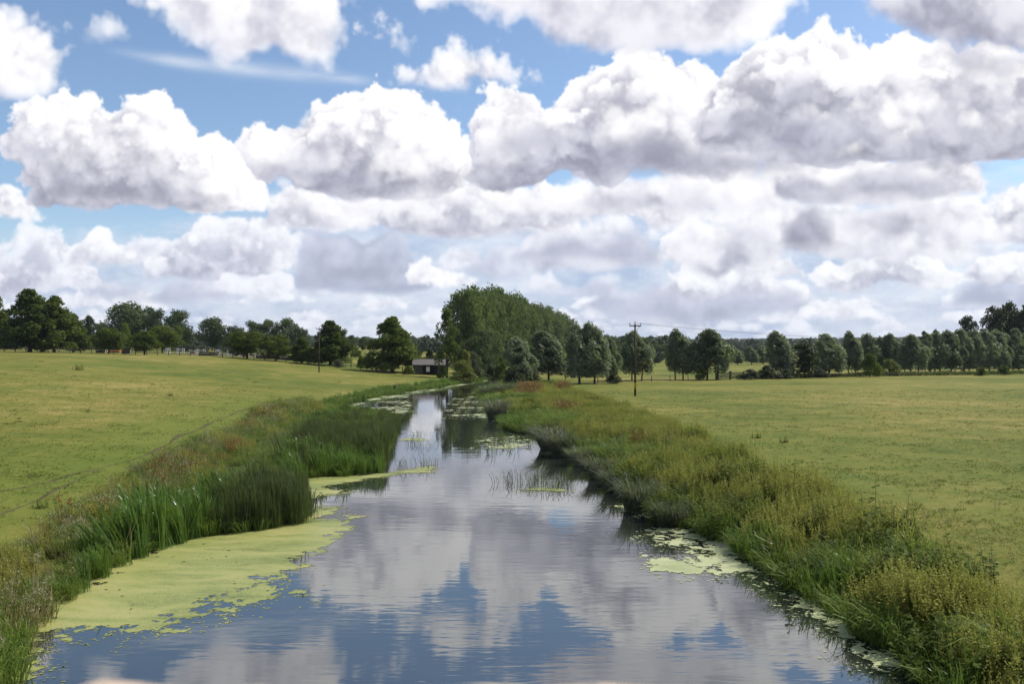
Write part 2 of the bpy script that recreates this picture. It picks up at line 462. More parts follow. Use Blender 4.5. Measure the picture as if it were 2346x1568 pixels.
def over(C, AL, x0, y0, rgb, a):
    ix = int(round((x0-SX0)/SST)); iy = int(round((y0-SY0)/SST))
    h, w = a.shape
    ys, xs = max(0, iy), max(0, ix); ye, xe = min(SH, iy+h), min(SW, ix+w)
    if ye <= ys or xe <= xs: return
    r = rgb[ys-iy:ye-iy, xs-ix:xe-ix]; al = a[ys-iy:ye-iy, xs-ix:xe-ix]
    C[ys:ye, xs:xe] = C[ys:ye, xs:xe]*(1-al[..., None])+r
    AL[ys:ye, xs:xe] = AL[ys:ye, xs:xe]*(1-al)+al

def cumulus(cx, base, w, h, rng, n=7):
    """a heaped outline over a flat base"""
    xs = np.linspace(-1, 1, n+2)
    top = (1-np.abs(xs)**2.2)*h*(.55+.6*rng.random(n+2))
    pts = [(cx+x*w/2, base-max(t, 0)) for x, t in zip(xs, top)]
    return pts+[(cx+.45*w, base+2), (cx-.45*w, base+2)]

CLOUDS = [
 # blue-grey slabs far off
 dict(poly=[(180,690),(190,660),(260,640),(400,636),(520,650),(565,672),(560,692)], amp=10, wisp=.8, soft=16, ext=30, depth=60, haze=.45, dark=1.0, bright=.3, flat=1.2),
 dict(poly=[(665,668),(680,600),(690,545),(800,528),(930,550),(1010,600),(1020,640),(1000,674)], amp=16, wisp=.9, soft=24, ext=18, depth=80, haze=.5, dark=1.1, bright=.18, flat=1.2),
 dict(poly=[(1310,714),(1330,690),(1480,672),(1700,672),(1860,684),(1895,714)], amp=8, wisp=.8, soft=14, ext=30, depth=60, haze=.5, dark=1.1, bright=.22, flat=1.2),
 dict(poly=[(1220,676),(1250,640),(1400,630),(1530,640),(1560,670)], amp=10, wisp=.8, soft=18, ext=30, depth=60, haze=.4, dark=.9, bright=.5),
 dict(poly=[(2030,716),(2060,680),(2200,650),(2420,640),(2420,716)], amp=10, wisp=.8, soft=24, ext=30, depth=60, haze=.5, dark=1.1, bright=.22),
 # white heaps of the middle distance
 dict(poly=[(-60,690),(-50,620),(10,590),(60,560),(90,535),(130,525),(160,560),(200,590),(240,640),(330,660),(330,690)], amp=20, scale=.7, soft=7.0, ext=17, depth=60, haze=.3),
 dict(poly=[(150,612),(160,570),(200,545),(228,505),(250,520),(270,560),(300,560),(330,575),(340,612)], amp=15, scale=.6, soft=5.2, ext=20, depth=50, haze=.2),
 dict(poly=[(330,640),(360,570),(420,540),(470,500),(540,496),(600,500),(660,520),(690,590),(670,620),(600,640)], amp=22, scale=.7, soft=7.0, ext=17, depth=70, haze=.25),
 dict(poly=[(420,668),(450,645),(520,620),(610,630),(680,650),(690,675)], amp=14, scale=.6, soft=7.0, ext=24, depth=50, haze=.3),
 dict(poly=[(560,690),(580,660),(640,640),(680,690)], amp=10, scale=.5, soft=6.1, ext=22, depth=40, haze=.3),
 dict(poly=[(935,656),(945,610),(985,590),(1010,615),(1060,625),(1095,640),(1090,660)], amp=14, scale=.55, soft=6.1, ext=16, depth=40, haze=.12),
 dict(poly=[(715,632),(725,612),(745,605),(760,625),(750,634)], amp=8, scale=.4, soft=5, ext=12, depth=20, haze=.15),
 dict(poly=[(1500,600),(1515,560),(1550,520),(1585,510),(1620,530),(1660,505),(1690,540),(1720,590),(1700,604)], amp=18, scale=.65, soft=5.2, ext=22, depth=60, haze=.15),
 dict(poly=[(1480,690),(1520,620),(1590,600),(1660,590),(1740,600),(1850,660),(1870,700),(1700,690),(1600,700)], amp=20, scale=.6, wisp=.5, soft=7.8, ext=17, depth=50, haze=.22),
 dict(poly=[(1660,600),(1680,560),(1720,525),(1760,540),(1790,590),(1830,600),(1850,640),(1700,640)], amp=16, scale=.6, soft=6.1, ext=24, depth=50, haze=.18),
 dict(poly=[(1860,640),(1900,600),(1960,590),(2020,590),(2080,555),(2130,555),(2160,600),(2230,640),(2180,664),(2000,660),(1900,672)], amp=18, scale=.6, soft=6.1, ext=17, depth=60, haze=.2),
 dict(poly=[(2180,640),(2230,600),(2290,575),(2350,580),(2440,600),(2440,650),(2300,656)], amp=16, scale=.6, soft=6.1, ext=17, depth=60, haze=.2),
 dict(poly=[(1780,740),(1830,715),(1900,690),(1960,690),(2010,715),(2050,740)], amp=12, scale=.5, soft=6.1, ext=18, depth=40, haze=.25),
 dict(poly=[(1170,612),(1190,575),(1290,530),(1400,520),(1500,545),(1530,590),(1520,618),(1300,622)], amp=16, wisp=.7, soft=22, ext=24, depth=80, haze=.25, dark=.9, bright=.55),
 dict(poly=[(1040,640),(1060,590),(1130,555),(1200,560),(1240,610),(1220,650)], amp=16, wisp=.8, soft=26, ext=34, depth=60, haze=.4, dark=.9, bright=.6),
 dict(poly=[(2140,520),(2180,490),(2260,470),(2340,440),(2420,430),(2420,560),(2300,560),(2200,545)], amp=18, scale=.6, soft=7.8, ext=17, depth=60, haze=.2),
 # middle row
 dict(puffs=4, poly=[(600,520),(620,460),(700,430),(800,440),(880,470),(960,450),(1060,420),(1180,430),(1290,450),(1330,500),(1310,540),(1100,545),(930,540),(850,520),(700,530)], amp=26, scale=.85, soft=7.8, ext=17, depth=80, haze=.1),
 dict(puffs=4, poly=[(1230,530),(1260,470),(1340,430),(1460,430),(1560,450),(1640,480),(1660,510),(1560,520),(1440,490),(1330,500)], amp=22, scale=.8, soft=7.8, ext=17, depth=70, haze=.12),
 dict(puffs=4, poly=[(1630,500),(1680,430),(1760,420),(1800,470),(1790,540),(1720,545),(1660,520)], amp=20, scale=.7, soft=7.8, ext=30, depth=60, haze=.12),
 dict(puffs=4, poly=[(1780,580),(1785,490),(1820,465),(1900,470),(1950,540),(1960,580),(1880,586)], amp=14, wisp=.7, soft=18, ext=24, depth=100, dark=.95, bright=.5, haze=.15),
 dict(puffs=4, poly=[(1930,500),(1960,480),(2060,465),(2160,470),(2200,510),(2130,560),(2060,570),(2000,540)], amp=16, wisp=.6, soft=14, ext=24, depth=90, dark=.95, bright=.75, haze=.12),
 dict(puffs=4, poly=[(2080,500),(2120,440),(2200,430),(2260,470),(2290,520),(2200,540)], amp=18, scale=.7, soft=7.8, ext=30, depth=60, haze=.15),
 dict(puffs=4, poly=[(-80,508),(-60,450),(0,428),(50,440),(80,470),(120,490),(100,510)], amp=14, scale=.7, soft=7.0, ext=17, depth=60, haze=.1),
 dict(puffs=4, poly=[(1640,462),(1680,390),(1760,365),(1950,360),(2120,360),(2240,365),(2275,400),(2270,450),(2180,456),(2050,470),(1850,470)], amp=20, wisp=.5, soft=12, ext=24, depth=150, dark=1.0, bright=.9, haze=.06),
 dict(puffs=4, poly=[(2270,520),(2300,460),(2340,430),(2420,400),(2480,480),(2440,520)], amp=16, scale=.6, soft=5.2, ext=22, depth=60, haze=.12),
 # soft mass joining the rows
 dict(puffs=6, poly=[(570,470),(640,395),(900,420),(1080,400),(1400,395),(1760,395),(1800,450),(1760,480),(1300,490),(900,480)], amp=30, wisp=.7, soft=40, ext=26, depth=80, bright=.8, haze=.08, opac=.9),
 dict(puffs=5, poly=[(1500,560),(1560,470),(1800,440),(2100,440),(2400,430),(2460,560),(2200,600),(1800,590)], amp=30, wisp=.7, soft=40, ext=26, depth=80, bright=.85, haze=.12, opac=.8),
 # the big heaps
 dict(puffs=9, poly=[(60,470),(70,430),(15,360),(18,275),(60,228),(140,214),(205,222),(250,262),(275,245),(345,238),(410,270),(455,318),(500,315),(540,345),(550,400),(610,450),(600,480),(420,482),(250,478)], amp=30, scale=1.05, soft=5.2, ext=17, depth=170, wisp=.2),
 dict(puffs=10, poly=[(560,360),(545,325),(620,305),(690,288),(750,252),(820,218),(905,216),(965,222),(1010,268),(1050,298),(1085,350),(1080,420),(1000,452),(860,452),(720,440),(640,400)], amp=32, scale=1.1, soft=5.2, ext=17, depth=190, wisp=.2),
 dict(puffs=16, poly=[(1060,400),(1085,330),(1120,260),(1112,208),(1170,198),(1225,232),(1290,240),(1310,200),(1370,165),(1420,125),(1490,92),(1540,118),(1585,150),(1640,200),(1720,260),(1740,380),(1660,412),(1400,418),(1250,410),(1150,440)], amp=34, scale=1.15, soft=5.2, ext=17, depth=210, wisp=.22),
 dict(puffs=20, poly=[(1600,340),(1605,220),(1640,160),(1720,112),(1790,95),(1840,90),(1895,58),(1950,75),(2060,85),(2160,120),(2300,110),(2480,100),(2480,352),(2300,358),(2100,350),(1900,366),(1760,360)], amp=38, scale=1.25, soft=6.1, ext=17, depth=260, wisp=.24, dark=1.05),
 # shaded undersides lying in front of the heaps
 dict(poly=[(30, 340), (50, 300), (120, 330), (200, 400), (330, 405), (430, 445), (580, 474), (300, 482), (80, 476)], amp=22, scale=.8, wisp=.7, soft=44, ext=30, depth=60, bright=.16, dark=1.08, opac=0.60, flat=.4),
 dict(poly=[(680, 410), (710, 355), (800, 365), (870, 410), (1010, 438), (870, 458), (740, 446)], amp=22, scale=.8, wisp=.7, soft=44, ext=30, depth=60, bright=.16, dark=1.08, opac=0.60, flat=.4),
 dict(poly=[(1110, 345), (1170, 300), (1280, 295), (1330, 340), (1270, 375)], amp=22, scale=.8, wisp=.7, soft=44, ext=30, depth=60, bright=.16, dark=1.08, opac=0.45, flat=.4),
 dict(poly=[(1270, 385), (1370, 290), (1480, 275), (1600, 325), (1700, 340), (1710, 405), (1450, 414)], amp=22, scale=.8, wisp=.7, soft=44, ext=30, depth=60, bright=.16, dark=1.08, opac=0.60, flat=.4),
 dict(poly=[(1730, 345), (1820, 250), (2000, 265), (2060, 350), (1900, 368)], amp=22, scale=.8, wisp=.7, soft=44, ext=30, depth=60, bright=.16, dark=1.08, opac=0.71, flat=.4),
 dict(poly=[(2030, 345), (2090, 280), (2400, 250), (2420, 355)], amp=22, scale=.8, wisp=.7, soft=44, ext=30, depth=60, bright=.16, dark=1.08, opac=0.64, flat=.4),
 dict(poly=[(1750, 210), (1850, 175), (1890, 240), (1800, 265)], amp=22, scale=.8, wisp=.7, soft=44, ext=30, depth=60, bright=.16, dark=1.08, opac=0.38, flat=.4),
 dict(poly=[(2090, 240), (2150, 190), (2300, 180), (2350, 240), (2200, 260)], amp=22, scale=.8, wisp=.7, soft=44, ext=30, depth=60, bright=.16, dark=1.08, opac=0.38, flat=.4),
 dict(poly=[(880, 532), (930, 498), (1010, 505), (1200, 518), (1310, 535), (1000, 548)], amp=22, scale=.8, wisp=.7, soft=44, ext=30, depth=60, bright=.16, dark=1.08, opac=0.52, flat=.4),
 dict(poly=[(1310, 490), (1350, 440), (1480, 445), (1510, 492)], amp=22, scale=.8, wisp=.7, soft=44, ext=30, depth=60, bright=.16, dark=1.08, opac=0.52, flat=.4),
 dict(poly=[(1780, 455), (1840, 385), (2080, 380), (2210, 425), (2000, 466)], amp=22, scale=.8, wisp=.7, soft=44, ext=30, depth=60, bright=.16, dark=1.08, opac=0.52, flat=.4),
 dict(poly=[(1780, 582), (1780, 495), (1820, 465), (1890, 470), (1950, 545), (1960, 584)], amp=22, scale=.8, wisp=.7, soft=44, ext=30, depth=60, bright=.16, dark=1.08, opac=0.68, flat=.4),
 dict(poly=[(1930, 520), (1960, 478), (2060, 468), (2140, 475), (2130, 540), (2050, 570)], amp=22, scale=.8, wisp=.7, soft=44, ext=30, depth=60, bright=.16, dark=1.08, opac=0.56, flat=.4),
 dict(poly=[(1160, 610), (1190, 560), (1300, 518), (1440, 515), (1515, 570), (1510, 616)], amp=22, scale=.8, wisp=.7, soft=44, ext=30, depth=60, bright=.16, haze=.3, dark=1.08, opac=0.68, flat=.4),
 dict(poly=[(420, 600), (450, 560), (540, 545), (600, 570), (590, 615)], amp=22, scale=.8, wisp=.7, soft=44, ext=30, depth=60, bright=.16, haze=.3, dark=1.08, opac=0.41, flat=.4),
 dict(poly=[(660, 668), (675, 600), (690, 540), (760, 535), (860, 560), (930, 600), (920, 672)], amp=22, scale=.8, wisp=.7, soft=44, ext=30, depth=60, bright=.16, haze=.3, dark=1.08, opac=0.60, flat=.4),
 dict(poly=[(185, 692), (190, 660), (280, 645), (420, 650), (520, 680), (500, 694)], amp=22, scale=.8, wisp=.7, soft=44, ext=30, depth=60, bright=.16, haze=.3, dark=1.08, opac=0.52, flat=.4),
 dict(poly=[(1320, 712), (1400, 690), (1600, 685), (1880, 690), (1890, 716)], amp=22, scale=.8, wisp=.7, soft=44, ext=30, depth=60, bright=.16, haze=.3, dark=1.08, opac=0.45, flat=.4),
 dict(poly=[(1620, 330), (1660, 250), (1760, 230), (1800, 330)], amp=26, scale=.9, wisp=.7, soft=46, ext=30, depth=60, bright=.2, dark=1.05, opac=0.50, flat=.3),
 dict(poly=[(2080, 120), (2140, 90), (2400, 110), (2400, 190), (2200, 190)], amp=26, scale=.9, wisp=.7, soft=46, ext=30, depth=60, bright=.2, dark=1.05, opac=0.45, flat=.3),
 dict(poly=[(1500, 410), (1560, 360), (1900, 372), (2300, 370), (2300, 400), (1800, 420)], amp=26, scale=.9, wisp=.7, soft=46, ext=30, depth=60, bright=.2, dark=1.05, opac=0.50, flat=.3),
 dict(poly=[(560, 400), (640, 360), (700, 370), (720, 430)], amp=26, scale=.9, wisp=.7, soft=46, ext=30, depth=60, bright=.2, dark=1.05, opac=0.35, flat=.3),
 dict(poly=[(1050, 420), (1090, 370), (1180, 360), (1250, 420), (1150, 450)], amp=26, scale=.9, wisp=.7, soft=46, ext=30, depth=60, bright=.2, dark=1.05, opac=0.45, flat=.3),
 # ragged clouds overhead
 dict(poly=[(890,190),(905,150),(960,140),(1020,110),(1080,98),(1140,130),(1200,155),(1255,165),(1240,190),(1150,195),(1050,210),(1000,205)], amp=36, scale=.7, wisp=.9, big=.9, soft=26, ext=24, depth=30, opac=.7),
 dict(poly=[(842,55),(880,50),(925,95),(935,125),(900,115),(860,90)], amp=40, scale=.6, wisp=1., soft=26, ext=24, depth=24, opac=.55),
 dict(poly=[(1030,250),(1050,228),(1070,240),(1055,262)], amp=10, scale=.5, wisp=.8, soft=16, ext=24, depth=14, opac=.5),
 dict(poly=[(150,50),(200,45),(270,60),(285,85),(230,95),(170,100)], amp=24, scale=.7, wisp=.85, soft=30, ext=24, depth=24, opac=.5),
 dict(puffs=3, poly=[(-300,230),(-300,40),(-60,20),(60,40),(150,45),(160,130),(170,190),(120,205),(40,215),(-60,245)], amp=44, wisp=.9, soft=46, ext=46, big=1.3, depth=120, dark=.8, bright=.98),
 dict(puffs=3, poly=[(300,-10),(280,-120),(500,-200),(760,-200),(812,-20),(815,80),(790,145),(700,138),(600,122),(520,128),(470,90),(400,60)], amp=44, wisp=.9, soft=46, ext=46, big=1.3, depth=150, dark=.72, bright=.95),
 dict(puffs=3, poly=[(960,-6),(900,-140),(1200,-240),(1700,-240),(1900,-120),(1825,10),(1790,70),(1690,104),(1560,98),(1430,108),(1330,112),(1240,80),(1160,26)], amp=44, wisp=.9, soft=46, ext=46, big=1.3, depth=170, dark=.75, bright=.95),
 dict(puffs=3, poly=[(1990,10),(1960,-140),(2200,-240),(2520,-240),(2520,110),(2330,112),(2180,104),(2080,70)], amp=34, wisp=.8, soft=40, ext=36, big=1.2, depth=170, dark=.9, bright=.85),
]

def sky_clouds():
    rng = np.random.default_rng(11)
    W, V = TILE_W, TILE_V
    C = np.zeros((SH, SW, 3), np.float32); AL = np.zeros((SH, SW), np.float32)
    # thin veil low over the horizon
    yy = SY0+(np.arange(SH)+.5)*SST
    veil = np.clip(1-(800-yy)/330., 0, 1)**1.3*.72
    C += veil[:, None, None]*np.array((.60, .68, .86), np.float32); AL += veil[:, None]
    # old, spread-out cloud filling the middle distance
    X = SX0+(np.arange(SW)+.5)*SST
    q = .7*V[11][np.ix_((np.arange(SH)*.42).astype(int) % 128, (np.arange(SW)*.17).astype(int) % 128)]+.5*V[60][np.ix_((np.arange(SH)*.95).astype(int) % 128, (np.arange(SW)*.43).astype(int) % 128)]
    lo = 470-60*np.clip((X-500)/300, 0, 1)+70*np.clip((500-X)/200, 0, 1)
    cov = np.clip((yy[:, None]-lo[None])/70+q*1.2, 0, 1)*.80
    tone = np.clip(.42+q*1.1, 0, 1)[..., None]
    colr = np.array((.40, .49, .69))*(1-tone)+np.array((.84, .87, .95))*tone
    C = (C*(1-cov[..., None])+colr*cov[..., None]).astype(np.float32); AL = AL*(1-cov)+cov
    # far rows of small cumulus
    for base, hmax, count, hz in ((792, 16, 34, .55), (780, 24, 30, .5), (762, 30, 24, .42), (738, 34, 20, .36), (706, 40, 15, .3)):
        for i in range(count):
            cx = SX0+(SX1-SX0)*(i+rng.random())/count
            w = hmax*(2.0+4.5*rng.random()); h = hmax*(.5+.8*rng.random())
            over(C, AL, *march_cloud(cumulus(cx, base+rng.normal()*5, w, h, rng), W, V, rng, amp=hmax*.42, scale=.5, wisp=.4, soft=5, ext=12, depth=25, haze=hz, opac=.8))
    # a confusion of middling heaps between the big ones and the horizon
    for i in range(64):
        t = i/63.
        b = 700-205*t+rng.normal()*12; w = (70+150*rng.random())*(.6+.8*t); h = w*(.26+.26*rng.random()); cx = SX0+(SX1-SX0)*rng.random()
        if b < 560 and cx < 560: continue
        over(C, AL, *march_cloud(rough_poly(cumulus(cx, b, w, h, rng), rng, .12, 1), W, V, rng, amp=9+w*.07, scale=.55+.2*t, wisp=.5, soft=10, ext=24, depth=45, haze=.42-.26*t, bright=.8+.35*rng.random(), dark=.8+.4*rng.random(), opac=.5+.5*rng.random()))
    for kw in CLOUDS:
        kw = dict(kw); poly = rough_poly(kw.pop('poly'), rng)
        puffs = kw.pop('puffs', 0)
        over(C, AL, *march_cloud(poly, W, V, rng, **kw))
        P = np.array(poly, float); bx0, bx1, by0, by1 = P[:, 0].min(), P[:, 0].max(), P[:, 1].min(), P[:, 1].max()
        done = 0
        for _ in range(400):
            if done >= puffs: break
            w = (.14+.26*rng.random()**1.5)*min(bx1-bx0, 520); h = w*(.3+.35*rng.random())
            cx = bx0+(bx1-bx0)*rng.random(); b = by0+(by1-by0)*(.45+.55*rng.random())
            q = poly_sd(poly, np.array([cx, cx-w*.45, cx+w*.45, cx]), np.array([b, b, b, b-h]))
            if q.min() < -4: continue
            over(C, AL, *march_cloud(cumulus(cx, b, w, h, rng), W, V, rng, amp=10+w*.10, scale=.75, wisp=.6, soft=14+w*.06, ext=30, depth=45, flat=.6,
                                     bright=(.72+.3*rng.random())*kw.get('bright', 1.), haze=kw.get('haze', 0), opac=.35+.45*rng.random()))
            done += 1
    # contrail
    X = SX0+(np.arange(SW)+.5)*SST
    t = (X-230)/(890-230)
    yc = 108+t*88+6*np.sin(t*5)
    wd = 9+7*np.sin(np.clip(t, 0, 1)*3.0)
    d = (yy[:, None]-yc[None])/wd[None]
    nz = V[7][np.ix_((np.arange(SH)*.9).astype(int) % 128, (np.arange(SW)*.25).astype(int) % 128)]
    a = np.exp(-d*d)*np.clip(t*4, 0, 1)[None]*np.clip((1-t)*9, 0, 1)[None]*.30*np.clip(1+nz*1.4, 0, 2)
    a *= (1-AL); C += a[..., None]*np.array((.92, .95, 1.0)); AL += a
    return C, AL

# ------------------------------------------------------------------ trees
def leaf_quads(P, Nrm, size, rng, long_dir=None, aspect=1.):
    """small leaf-spray quads at P facing roughly Nrm"""
    n = len(P)
    Nrm = Nrm/(np.linalg.norm(Nrm, axis=1, keepdims=True)+1e-9)
    r = rng.normal(size=(n, 3)) if long_dir is None else long_dir+rng.normal(size=(n, 3))*.35
    a = r-Nrm*(r*Nrm).sum(1, keepdims=True); a /= np.linalg.norm(a, axis=1, keepdims=True)+1e-9
    b = np.cross(Nrm, a)
    s = size*(.55+.9*rng.random((n, 1)))
    a = a*s*aspect; b = b*s
    fold = Nrm*s*.25
    V = np.stack([P-a*.9, P-b*.75+fold, P+a, P+b*.75+fold], 1).reshape(-1, 3)
    Fq = np.arange(n*4).reshape(n, 4)
    return V, Fq

def lobes_in(env, t0, t1, R, n, rng, size):
    """leafy boughs spread through a crown outline; env gives the half-width over the height"""
    L = []
    for i in range(n):
        t = t0+(t1-t0)*((i+rng.random())/n)
        e = env(t)
        a = rng.random()*6.283; u = rng.random()**.5
        rr = R*e*u*.85
        s = size*(.7+.6*rng.random())*(.45+.55*e)
        L.append((cos(a)*rr, sin(a)*rr, t, s))
    L.append((0, 0, t1-.05, size*.45))
    return L

def crown(name, seed, mat, env, t0, R, n_lobe, lobe, n_leaf, leaf, flat=.75, up=0., wind=0., aspect=1., gap=.0, rough=.30):
    rng = np.random.default_rng(seed)
    L = np.array(lobes_in(env, t0, 1.0-.35*lobe, R, n_lobe, rng, lobe))
    w = L[:, 3]**2; w = w/w.sum()
    k = rng.choice(len(L), n_leaf, p=w)
    d = rng.normal(size=(n_leaf, 3)); d /= np.linalg.norm(d, axis=1, keepdims=True)
    keep = (d[:, 2] > -.35) | (rng.random(n_leaf) < .45)
    rad = (.62+.5*rng.random(n_leaf)**.7)*(1+rough*np.sin(d[:, 0]*7+k)*np.cos(d[:, 1]*6+k*2)*np.sin(d[:, 2]*5+k*3))
    P = L[k, :3]+d*(L[k, 3]*rad)[:, None]*np.array([1, 1, flat if up == 0 else 1.+up])
    P[:, 0] += wind*np.clip(P[:, 2]-.3, 0, 1)**2
    keep &= P[:, 2] > t0*.55
    if gap: keep &= (np.sin(P[:, 0]*23+seed)+np.sin(P[:, 2]*27+P[:, 1]*19)+np.sin(P[:, 1]*21+2)) > -1.6+gap
    P = P[keep]; d = d[keep]
    nrm = d*.8+rng.normal(size=d.shape)*.55+np.array([0, 0, .25])
    ld = None
    if up: ld = np.tile(np.array([-.45+wind*3, 0, 1.]), (len(P), 1))+d*.5
    V, Fq = leaf_quads(P, nrm, leaf, rng, ld, aspect)
    return np_mesh(name, V, Fq, mat), L

def trunk(name, L, R0, fork, seed, top=.72, n=7, stems=1, spread=.0):
    rng = np.random.default_rng(seed); mb = MB()
    for s in range(stems):
        ox = 0 if stems == 1 else (s-(stems-1)/2)*spread
        pts = [(ox, 0, -.03), (ox, 0, .01), (ox*1.1+rng.normal()*.005, rng.normal()*.005, fork), (ox*1.3+rng.normal()*.012, rng.normal()*.012, (fork+top)/2), (ox*1.4+rng.normal()*.02, rng.normal()*.02, top)]
        mb.tube(pts, [R0*1.6, R0*1.15, R0*.85, R0*.5, R0*.12], n)
        for i in rng.choice(len(L), min(7, len(L)), replace=False):
            x, y, z, r = L[i]
            if z < fork*.8: continue
            b = np.array([ox*1.2, 0, fork+(min(z, top)-fork)*.45*rng.random()])
            e = np.array([x, y, z])
            mb.tube([b, b*.5+e*.5+np.array([0, 0, -.02]), e], [R0*.42, R0*.28, R0*.08], 5)
    return mb.mesh(name, M['bark'], True)

e_lime = lambda t: .88+.12*t/.25 if t < .25 else max(.10, 1-((t-.25)/.77)**1.25)
e_round = lambda t: max(.1, 1-abs((t-.52)/.50)**2.2)**.6
e_will = lambda t: max(.12, 1-abs((t-.44)/.60)**1.9)
e_pop = lambda t: max(.2, 1-abs((t-.50)/.56)**3)
e_oak = lambda t: max(.1, 1-abs((t-.55)/.52)**2.5)**.7
e_bush = lambda t: max(.25, 1-(t)**2.2)
KIND = {}
def kind(key, n, mk):
    KIND[key] = [mk(i) for i in range(n)]
def mk(key, mat, env, t0, R, nl, lobe, nq, leaf, fork, tr, **kw):
    stems = kw.pop('stems', 1); spread = kw.pop('spread', 0.); top = kw.pop('top', .72)
    def f(i):
        c, L = crown('crown', 100+i*17+len(KIND)*7, M[mat], env, t0, R, nl, lobe, nq, leaf, **kw)
        return c, trunk('trunk', L, tr, fork, i+3, top, stems=stems, spread=spread)
    return f
# every kind: unit height, real width set per tree
kind('lime', 4, mk('lime', 'lime', e_lime, .09, .42, 80, .105, 16000, .0190, .10, .026, rough=.4))
kind('round', 3, mk('round', 'round', e_round, .22, .44, 34, .17, 9000, .023, .18, .026, rough=.35))
kind('willow', 4, mk('willow', 'willow', e_will, .20, .27, 62, .088, 13000, .0140, .16, .016, up=.9, wind=-.17, aspect=2.4, gap=.25))
kind('willow_pair', 2, mk('willow_pair', 'willow', e_will, .23, .28, 62, .088, 13000, .0140, .18, .013, up=.9, wind=-.16, aspect=2.4, gap=.35, stems=2, spread=.17))
kind('poplar', 4, mk('poplar', 'poplar', e_pop, .06, .30, 70, .095, 15000, .0135, .12, .014, up=.12, wind=-.05, aspect=1.3, rough=.5))
kind('oak', 4, mk('oak', 'oak', e_oak, .12, .44, 40, .15, 8000, .021, .2, .022, rough=.4))
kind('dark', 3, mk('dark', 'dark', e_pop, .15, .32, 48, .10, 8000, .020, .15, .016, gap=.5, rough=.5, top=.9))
kind('bush', 3, mk('bush', 'bush', e_bush, .10, .55, 22, .22, 3500, .034, .15, .03, rough=.4))
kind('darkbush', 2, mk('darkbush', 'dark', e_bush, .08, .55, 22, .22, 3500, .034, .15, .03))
kind('olive', 2, mk('olive', 'olive', e_bush, .10, .5, 26, .2, 4500, .028, .15, .03))
kind('greybush', 2, mk('greybush', 'greybush', e_bush, .10, .52, 26, .2, 4500, .028, .15, .03))
kind('greytree', 2, mk('greytree', 'oak', e_round, .12, .46, 40, .14, 7500, .018, .12, .022))
kind('thin', 1, mk('thin', 'lime', e_will, .24, .30, 40, .085, 6500, .0165, .14, .017, gap=.75, top=.86, stems=2, spread=.035))
def _half(me):
    v = np.empty(len(me.vertices)*3, np.float32); me.vertices.foreach_get('co', v); v = v.reshape(-1, 3)
    return float(np.percentile(np.abs(v[:, 0]), 97.5))
HALF = {k: np.mean([_half(c) for c, t in v]) for k, v in KIND.items()}
TOPZ = {}
_used = {}
def tree(key, px, base, top, width, label, depth=None, name='tree', cat='tree', group=None, sink=0.):
    p = at_depth(px, depth) if depth else ground_at(px, base)
    Y = p[1]
    zb = p[2]
    H = CAM_Z-(top-800)/F*Y-zb
    i = _used.get(key, 0); _used[key] = i+1
    c, t = KIND[key][i % len(KIND[key])]
    r = random.Random(int(px*7+top))
    e = empty(name, (p[0], Y, zb-sink), r.uniform(-.5, .5) if key.startswith('willow') or key == 'poplar' else r.uniform(0, 6.28))
    width *= r.uniform(.84, 1.12) if key.startswith('willow') else 1.
    w = width/F*Y/2/HALF[key]
    e.scale = (w, w, H)
    obj('crown', c, e); obj('trunk', t, e)
    return tag(e, label, cat, group)

